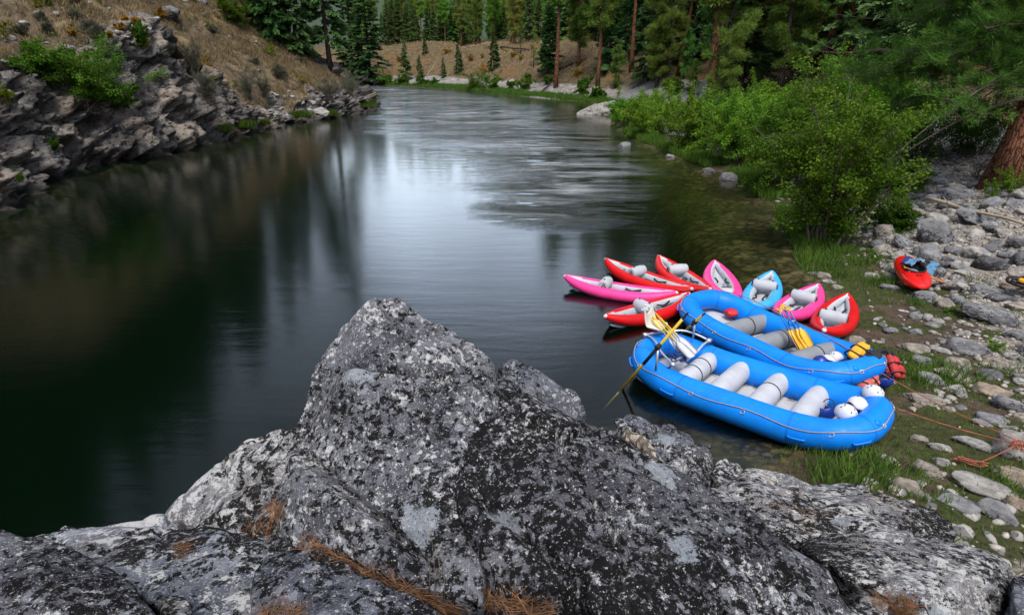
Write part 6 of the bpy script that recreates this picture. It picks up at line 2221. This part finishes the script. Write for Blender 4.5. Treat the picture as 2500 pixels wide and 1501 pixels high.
for pl, lab, gr in ((talus, 'loose stone in the talus of the left bank', 'talus stones of the left bank'), (hill_st, 'small stone lying in the dry grass of the left hillside', 'small stones of the left hillside'), (slope_st, 'grey stone on the stony slope of the right bank', 'stones on the right slope')):
    for p in pl:
        if p is None: continue
        s_ = random.uniform(.10, .42)
        stone(p.x, p.y, p.z, s_, s_ * .75, s_ * .5, random.uniform(0, 6), random.choice([GREY, LITE, LITE, WARM]), 0, lab, gr, tilt=.3)

# ------------------------------------------------------------------ grass
def strip_grass(name, label, base, hgt, wd, mat, rng, spread=.35):
    D = rdir(rng, len(base)) * spread + np.array([0, 0, 1.0])
    V, F = blades(base, D, hgt, wd, rng)
    me = mesh_np(name, V, F, [M[mat]], smooth=False)
    return tag(link(name, me), label, 'grass', kind='stuff')


rng = np.random.default_rng(77)
# shore grass by the boats
N0 = 190000
gx_, gy_ = rng.uniform(3.5, 15, N0), rng.uniform(4.5, 31, N0)
hz, dr_, dl_, in_, fa_ = ground_parts(np.c_[gx_, gy_])
nA_ = fbm(np.c_[gx_ * .55, gy_ * .55, gx_ * 0], 4, seed=21); nB_ = fbm(np.c_[gx_ * 1.7, gy_ * 1.7, gx_ * 0], 3, seed=25)
gm = sstep(-.1, .5, dr_) * sstep(3.8, 1.9, dr_ + nA_ * 2.0)
soil = sstep(-.04, .18, nA_ + .35 * nB_)
tuft = sstep(.05, .35, fbm(np.c_[gx_ * 1.3, gy_ * 1.3, gx_ * 0], 3, seed=29))
lush = np.exp(-((gx_ - 5.1) ** 2 / .9 + (gy_ - 7.2) ** 2 / .7)) + .6 * np.exp(-((gx_ - 7.9) ** 2 / .8 + (gy_ - 10.2) ** 2 / 1.2)) + .9 * np.exp(-((gx_ - 9.6) ** 2 / 1.2 + (gy_ - 17.6) ** 2 / 3))
den = np.clip(gm * (1 - .93 * soil) * (.30 + .7 * tuft) + lush * 1.1, 0, 1) * (dr_ > -.15)
keep = (~in_ | (dr_ < .25)) & (rng.random(N0) < den) & ~((gx_ < 4.2) & (gy_ < 6.6))
b = np.c_[gx_, gy_, hz - .01][keep]
hh = (.08 + .15 * tuft[keep] + .26 * np.clip(lush[keep], 0, 1)) * rng.uniform(.5, 1.3, keep.sum())
strip_grass('grass', 'green grass on the trampled landing around the rafts', b, hh, .013 + .016 * hh, 'grass_shore', rng, .6)


def along(poly, n, w0, w1, ysel=None):
    L_ = np.array(poly, float)
    sg = np.r_[0, np.cumsum(np.hypot(*np.diff(L_, axis=0).T))]
    s = rng.uniform(0, sg[-1], n)
    x_, y_ = np.interp(s, sg, L_[:, 0]), np.interp(s, sg, L_[:, 1])
    i = np.clip(np.searchsorted(sg, s) - 1, 0, len(L_) - 2)
    t_ = L_[i + 1] - L_[i]; t_ /= np.linalg.norm(t_, axis=1)[:, None]
    return x_, y_, np.c_[t_[:, 1], -t_[:, 0]], s


x_, y_, nr, s_ = along([p for p in RIGHT if 17 < p[1] < 76], 42000, 0, 1)
o_ = rng.uniform(-.15, 1.0, len(x_)) ** 1 * (1.1 + .8 * fbm(np.c_[s_ * .5, s_ * 0, s_ * 0], 3, seed=81))
x_ += nr[:, 0] * o_; y_ += nr[:, 1] * o_
z_ = ground_parts(np.c_[x_, y_])[0]
k = rng.random(len(x_)) < sstep(-.25, .25, fbm(np.c_[s_ * .3, s_ * 0, s_ * 0 + 4], 3, seed=83))
strip_grass('grass', 'bright green grass along the waterline below the bushes', np.c_[x_, y_, z_][k], rng.uniform(.25, .65, k.sum()), .035, 'grass', rng, .4)
x_, y_, nr, s_ = along([p for p in RIGHT if p[1] >= 72 and p[0] > -40], 36000, 0, 1)
o_ = rng.uniform(-.2, 2.2, len(x_))
x_ += nr[:, 0] * o_; y_ += nr[:, 1] * o_
z_ = ground_parts(np.c_[x_, y_])[0]
k = rng.random(len(x_)) < sstep(-.45, .1, fbm(np.c_[s_ * .12, o_ * .8, s_ * 0 + 2], 3, seed=85))
strip_grass('grass', 'bright green grass strip on the far shore', np.c_[x_, y_, z_][k], rng.uniform(.3, .8, k.sum()), .07, 'grass', rng, .4)
tb_ = []
for px, py, w, n in ((728, 287, 26, 2600), (800, 284, 20, 1600), (590, 312, 22, 1200), (640, 308, 12, 700), (885, 264, 26, 1400), (905, 258, 10, 500), (545, 322, 14, 500)):
    c, _n = sight(px, py - 4, ('hillside',))
    if c is None: continue
    r_ = w / FPX * depth_of(c)
    tb_.append(np.array(c) + rng.normal(0, .45, (n, 3)) * np.array([r_, r_, .08]) + np.array([.25, 0, -.1]))
if tb_:
    b = np.vstack(tb_)
    strip_grass('grass', 'bright green grass patches at the foot of the left bank', b, rng.uniform(.3, .75, len(b)), .04, 'grass', rng, .45)

# dry grass of the left hillside
i_ = rng.integers(0, HILL_N[0] - 1, 60000); j_ = rng.integers(78, 152, 60000)
P_ = Hv[i_, j_]
rk_ = HILL_RK.reshape(HILL_N)[i_, j_]
m_ = fbm(P_ * .32 + np.array([5, 5, 0]) * .32, 3, seed=91)
keep = (rk_ < .35) & (P_[:, 1] > 10) & (P_[:, 1] < 106) & (rng.random(len(P_)) < sstep(-.25, .25, m_) * .9 + .08)
P_ = P_[keep]
b = np.repeat(P_, 9, 0) + rng.normal(0, .11, (len(P_) * 9, 3)) * np.array([1, 1, .3])
strip_grass('dry_grass', 'straw-coloured dry grass tufts on the left hillside', b, rng.uniform(.25, .65, len(b)), .045, 'straw', rng, .55)
# dry grass on the far slope
gx_, gy_ = rng.uniform(-45, 30, 60000), rng.uniform(100, 190, 60000)
hz, dr_, dl_, in_, fa_ = ground_parts(np.c_[gx_, gy_])
keep = (~in_) & (dr_ > 8) & (dr_ < 40) & (rng.random(60000) < .5 * sstep(-.2, .3, fbm(np.c_[gx_ * .2, gy_ * .2, gx_ * 0], 3, seed=93)))
b = np.c_[gx_, gy_, hz][keep]
strip_grass('dry_grass', 'pale dry grass on the slope of the far terrace', b, rng.uniform(.3, .7, len(b)), .10, 'straw', rng, .5)

# ------------------------------------------------------------------ fallen pine needles
for pts, lab in needle_pts:
    if not pts: continue
    n = len(pts)
    B = np.array([np.array(p) + np.array(nn) * rng.uniform(.002, .02) for p, nn, _ in pts])
    Nn = np.array([np.array(nn) for _, nn, _ in pts])
    D = rdir(rng, n) * 1.0
    # mostly lying in the crack, combed along it
    tang = np.array([1.0, .45, -.15])
    D = D * .9 + tang * rng.choice([-1, 1], n)[:, None] * .55 if n > 300 else D
    D = D - Nn * (D * Nn).sum(1)[:, None] * .85
    V, F = blades(B - D / np.linalg.norm(D, axis=1)[:, None] * .06, D, rng.uniform(.10, .20, n), .0032, rng)
    tag(link('pine_needles', mesh_np('pine_needles', V, F, [M['needle']], smooth=False)), lab, 'pine needles', kind='stuff')
# a few dry grass stalks standing in the cracks
st = []
for px, py, h in ((1062, 1440, .34), (1075, 1450, .26), (1085, 1455, .30), (410, 1240, .16), (870, 1380, .14), (1050, 1455, .22)):
    p, _n = sight(px, py)
    if p is not None: st.append((p, h))
for p, h in st:
    mb = MB()
    mb.tube(cat_curve([(0, 0, -.02), (.004, 0, h * .5), (.02 - .2 * h * .3, 0, h)], 4), .0012, 4)
    mb.tube([(.02 - .2 * h * .3, 0, h * .93), (.02 - .2 * h * .34, 0, h * 1.05)], [.003, .001], 5)
    o = mb.build('grass_stalk', M['straw']); o.location = p
    tag(o, 'thin dry grass stalk standing in a crack of the foreground boulders', 'grass stalk', 'dry grass stalks in the cracks')
# ------------------------------------------------------------------ cobbles, pebbles
def free(x, y, r):
    return all((x - a) ** 2 + (y - b) ** 2 > (.8 * (r + c)) ** 2 for a, b, c in used)


def in_view(p, m=60):
    q = p - Vector((0, 0, CAM_H))
    f = Vector((0, math.cos(PITCH), -math.sin(PITCH))); u = Vector((0, math.sin(PITCH), math.cos(PITCH)))
    d = q.dot(f)
    if d < .3: return None
    px, py = CXP + q.x / d * FPX, CYP - q.dot(u) / d * FPX
    return (px, py, d) if -m < px < 2500 + m and -m < py < 1501 + m else None


rs = random.Random(5)
nb, tries = 0, 0
while nb < 52 and tries < 6000:
    tries += 1
    x_, y_ = rs.uniform(8.5, 20), rs.uniform(6, 24)
    q = ground_parts(np.array([[x_, y_]]))
    if q[3][0] or q[1][0] < 2.6: continue
    r_ = rs.uniform(.26, .52)
    z_ = float(q[0][0])
    v = in_view(Vector((x_, y_, z_)), 10)
    if not v or v[0] < 2120 or not all((x_ - a) ** 2 + (y_ - b) ** 2 > (.72 * (r_ + c)) ** 2 for a, b, c in used): continue
    stone(x_, y_, z_ + r_ * .10, r_, r_ * rs.uniform(.6, .9), r_ * rs.uniform(.45, .7), rs.uniform(0, PI), rs.choice([GREY, GREY, DARK, LITE, WARM]), rs.uniform(.2, .7),
          'grey angular boulder packed into the stone bank along the right side', 'boulders packed along the stone bank', 'boulder', 'boulder', tilt=.3)
    used.append((x_, y_, r_)); nb += 1

cnt = 0; tries = 0
while cnt < 285 and tries < 16000:
    tries += 1
    x_, y_ = rs.uniform(6, 22), rs.uniform(5, 31)
    q = ground_parts(np.array([[x_, y_]]))
    d_r = q[1][0]
    if q[3][0] or d_r < .5 or d_r > 12: continue
    soil = d_r < 2.2
    if soil and rs.random() > .16: continue
    r_ = (rs.uniform(.07, .16) if rs.random() < .42 else rs.uniform(.18, .42)) * (.7 if soil else 1)
    z_ = float(q[0][0])
    v = in_view(Vector((x_, y_, z_)), 10)
    if not v or not free(x_, y_, r_): continue
    a = rs.random()
    tone = GREY if a < .45 else LITE if a < .65 else WARM if a < .85 else DARK
    stone(x_, y_, z_ + r_ * .12, r_, r_ * rs.uniform(.55, .85), r_ * rs.uniform(.35, .65), rs.uniform(0, PI), tone, rs.uniform(0, .6),
          'loose cobble among the gravel and boulders of the shore', 'cobbles scattered over the shore', 'cobble', 'stone')
    used.append((x_, y_, r_)); cnt += 1

# rubble between them: hand-sized broken stones
bmi = bmesh.new(); bmesh.ops.create_icosphere(bmi, subdivisions=2, radius=1)
i2v = np.array([v.co[:] for v in bmi.verts]); i2f = np.array([[v.index for v in f.verts] for f in bmi.faces]); bmi.free()
N0 = 5200
px_ = RNG.uniform(4.5, 21, N0); py_ = RNG.uniform(5, 30, N0)
hz, dr_, dl_, in_, fa_ = ground_parts(np.c_[px_, py_])
den = sstep(1.4, 2.8, dr_ + fbm(np.c_[px_ * .55, py_ * .55, px_ * 0], 4, seed=21) * 2) * sstep(13, 9, dr_) + .05
keep = (~in_) & (RNG.random(N0) < den) & (dr_ > .1)
px_, py_, hz = px_[keep], py_[keep], hz[keep]
n = len(px_)
r_ = RNG.uniform(.045, .10, n) * RNG.choice([1, 1, 1.5], n)
shp = np.stack([worley(i2v * 1.1 + 31 * k, 3)[0] for k in range(12)])
V = i2v[None] * (1.25 - .5 * shp[RNG.integers(0, 12, n)])[:, :, None] * (r_[:, None, None] * np.stack([RNG.uniform(.9, 1.5, n), RNG.uniform(.6, 1, n), RNG.uniform(.35, .65, n)], 1)[:, None, :])
an = RNG.uniform(0, 2 * PI, n); ca, sa = np.cos(an)[:, None], np.sin(an)[:, None]
V = np.stack([V[..., 0] * ca - V[..., 1] * sa, V[..., 0] * sa + V[..., 1] * ca, V[..., 2]], 2) + np.stack([px_, py_, hz + r_ * .12], 1)[:, None, :]
Fr = (i2f[None] + (np.arange(n) * len(i2v))[:, None, None]).reshape(-1, 3)
t = NT('rubble')
cc = t.n('ShaderNodeSeparateColor', {0: t.voro(4, out='Color')}).outputs
c = t.mix(cc[0], (.12, .115, .115), (.38, .35, .31))
c = t.mix(t.ramp(t.noise(14, 7, .74), .54, .60, 0, .8), c, (.03, .03, .03))
M['rubble'] = t.done(t.pbr(c, .9, t.bump(t.noise(30, 5, .7), .5, .02), Specular_IOR_Level=.15))
tag(link('rubble', mesh_np('rubble', V.reshape(-1, 3), Fr, [M['rubble']], smooth=False)), 'broken fist-sized stones packed between the shore boulders', 'rubble', kind='stuff')

# pebbles and rubble: too many to count
Vp, Fp = [], []
bmi = bmesh.new(); bmesh.ops.create_icosphere(bmi, subdivisions=1, radius=1)
ico_v = np.array([v.co[:] for v in bmi.verts]); ico_f = np.array([[v.index for v in f.verts] for f in bmi.faces]); bmi.free()
N0 = 36000
px_ = RNG.uniform(4.5, 22, N0); py_ = RNG.uniform(4.5, 31, N0)
hz, dr_, dl_, in_, fa_ = ground_parts(np.c_[px_, py_])
den = sstep(1.6, 4.0, dr_ + fbm(np.c_[px_ * .55, py_ * .55, px_ * 0], 4, seed=21) * 2) * sstep(14, 9, dr_) + .06
keep = (~in_) & (RNG.random(N0) < den) & (dr_ > .2)
px_, py_, hz = px_[keep], py_[keep], hz[keep]
n = len(px_)
dist = np.hypot(px_, py_)
r_ = RNG.uniform(.012, .035, n) * RNG.choice([1, 1, 1.6, 2.4], n)
V = ico_v[None] * (r_[:, None, None] * np.stack([RNG.uniform(.8, 1.3, n), RNG.uniform(.6, 1, n), RNG.uniform(.4, .7, n)], 1)[:, None, :])
V = V * RNG.uniform(.75, 1.15, (n, len(ico_v), 1))
an = RNG.uniform(0, 2 * PI, n); ca, sa = np.cos(an)[:, None], np.sin(an)[:, None]
V = np.stack([V[..., 0] * ca - V[..., 1] * sa, V[..., 0] * sa + V[..., 1] * ca, V[..., 2]], 2) + np.stack([px_, py_, hz + r_ * .15], 1)[:, None, :]
Fp = (ico_f[None] + (np.arange(n) * len(ico_v))[:, None, None]).reshape(-1, 3)
t = NT('pebble')
cc = t.n('ShaderNodeSeparateColor', {0: t.voro(9, out='Color')}).outputs
c = t.mix(cc[0], (.19, .165, .14), (.47, .42, .36))
c = t.mix(t.ramp(cc[1], .75, .8, 0, .85), c, (.11, .11, .12))
M['pebble'] = t.done(t.pbr(c, .9, Specular_IOR_Level=.2))
tag(link('gravel', mesh_np('gravel', V.reshape(-1, 3), Fp, [M['pebble']], smooth=False)), 'beige gravel and rubble between the shore boulders', 'gravel', kind='stuff')
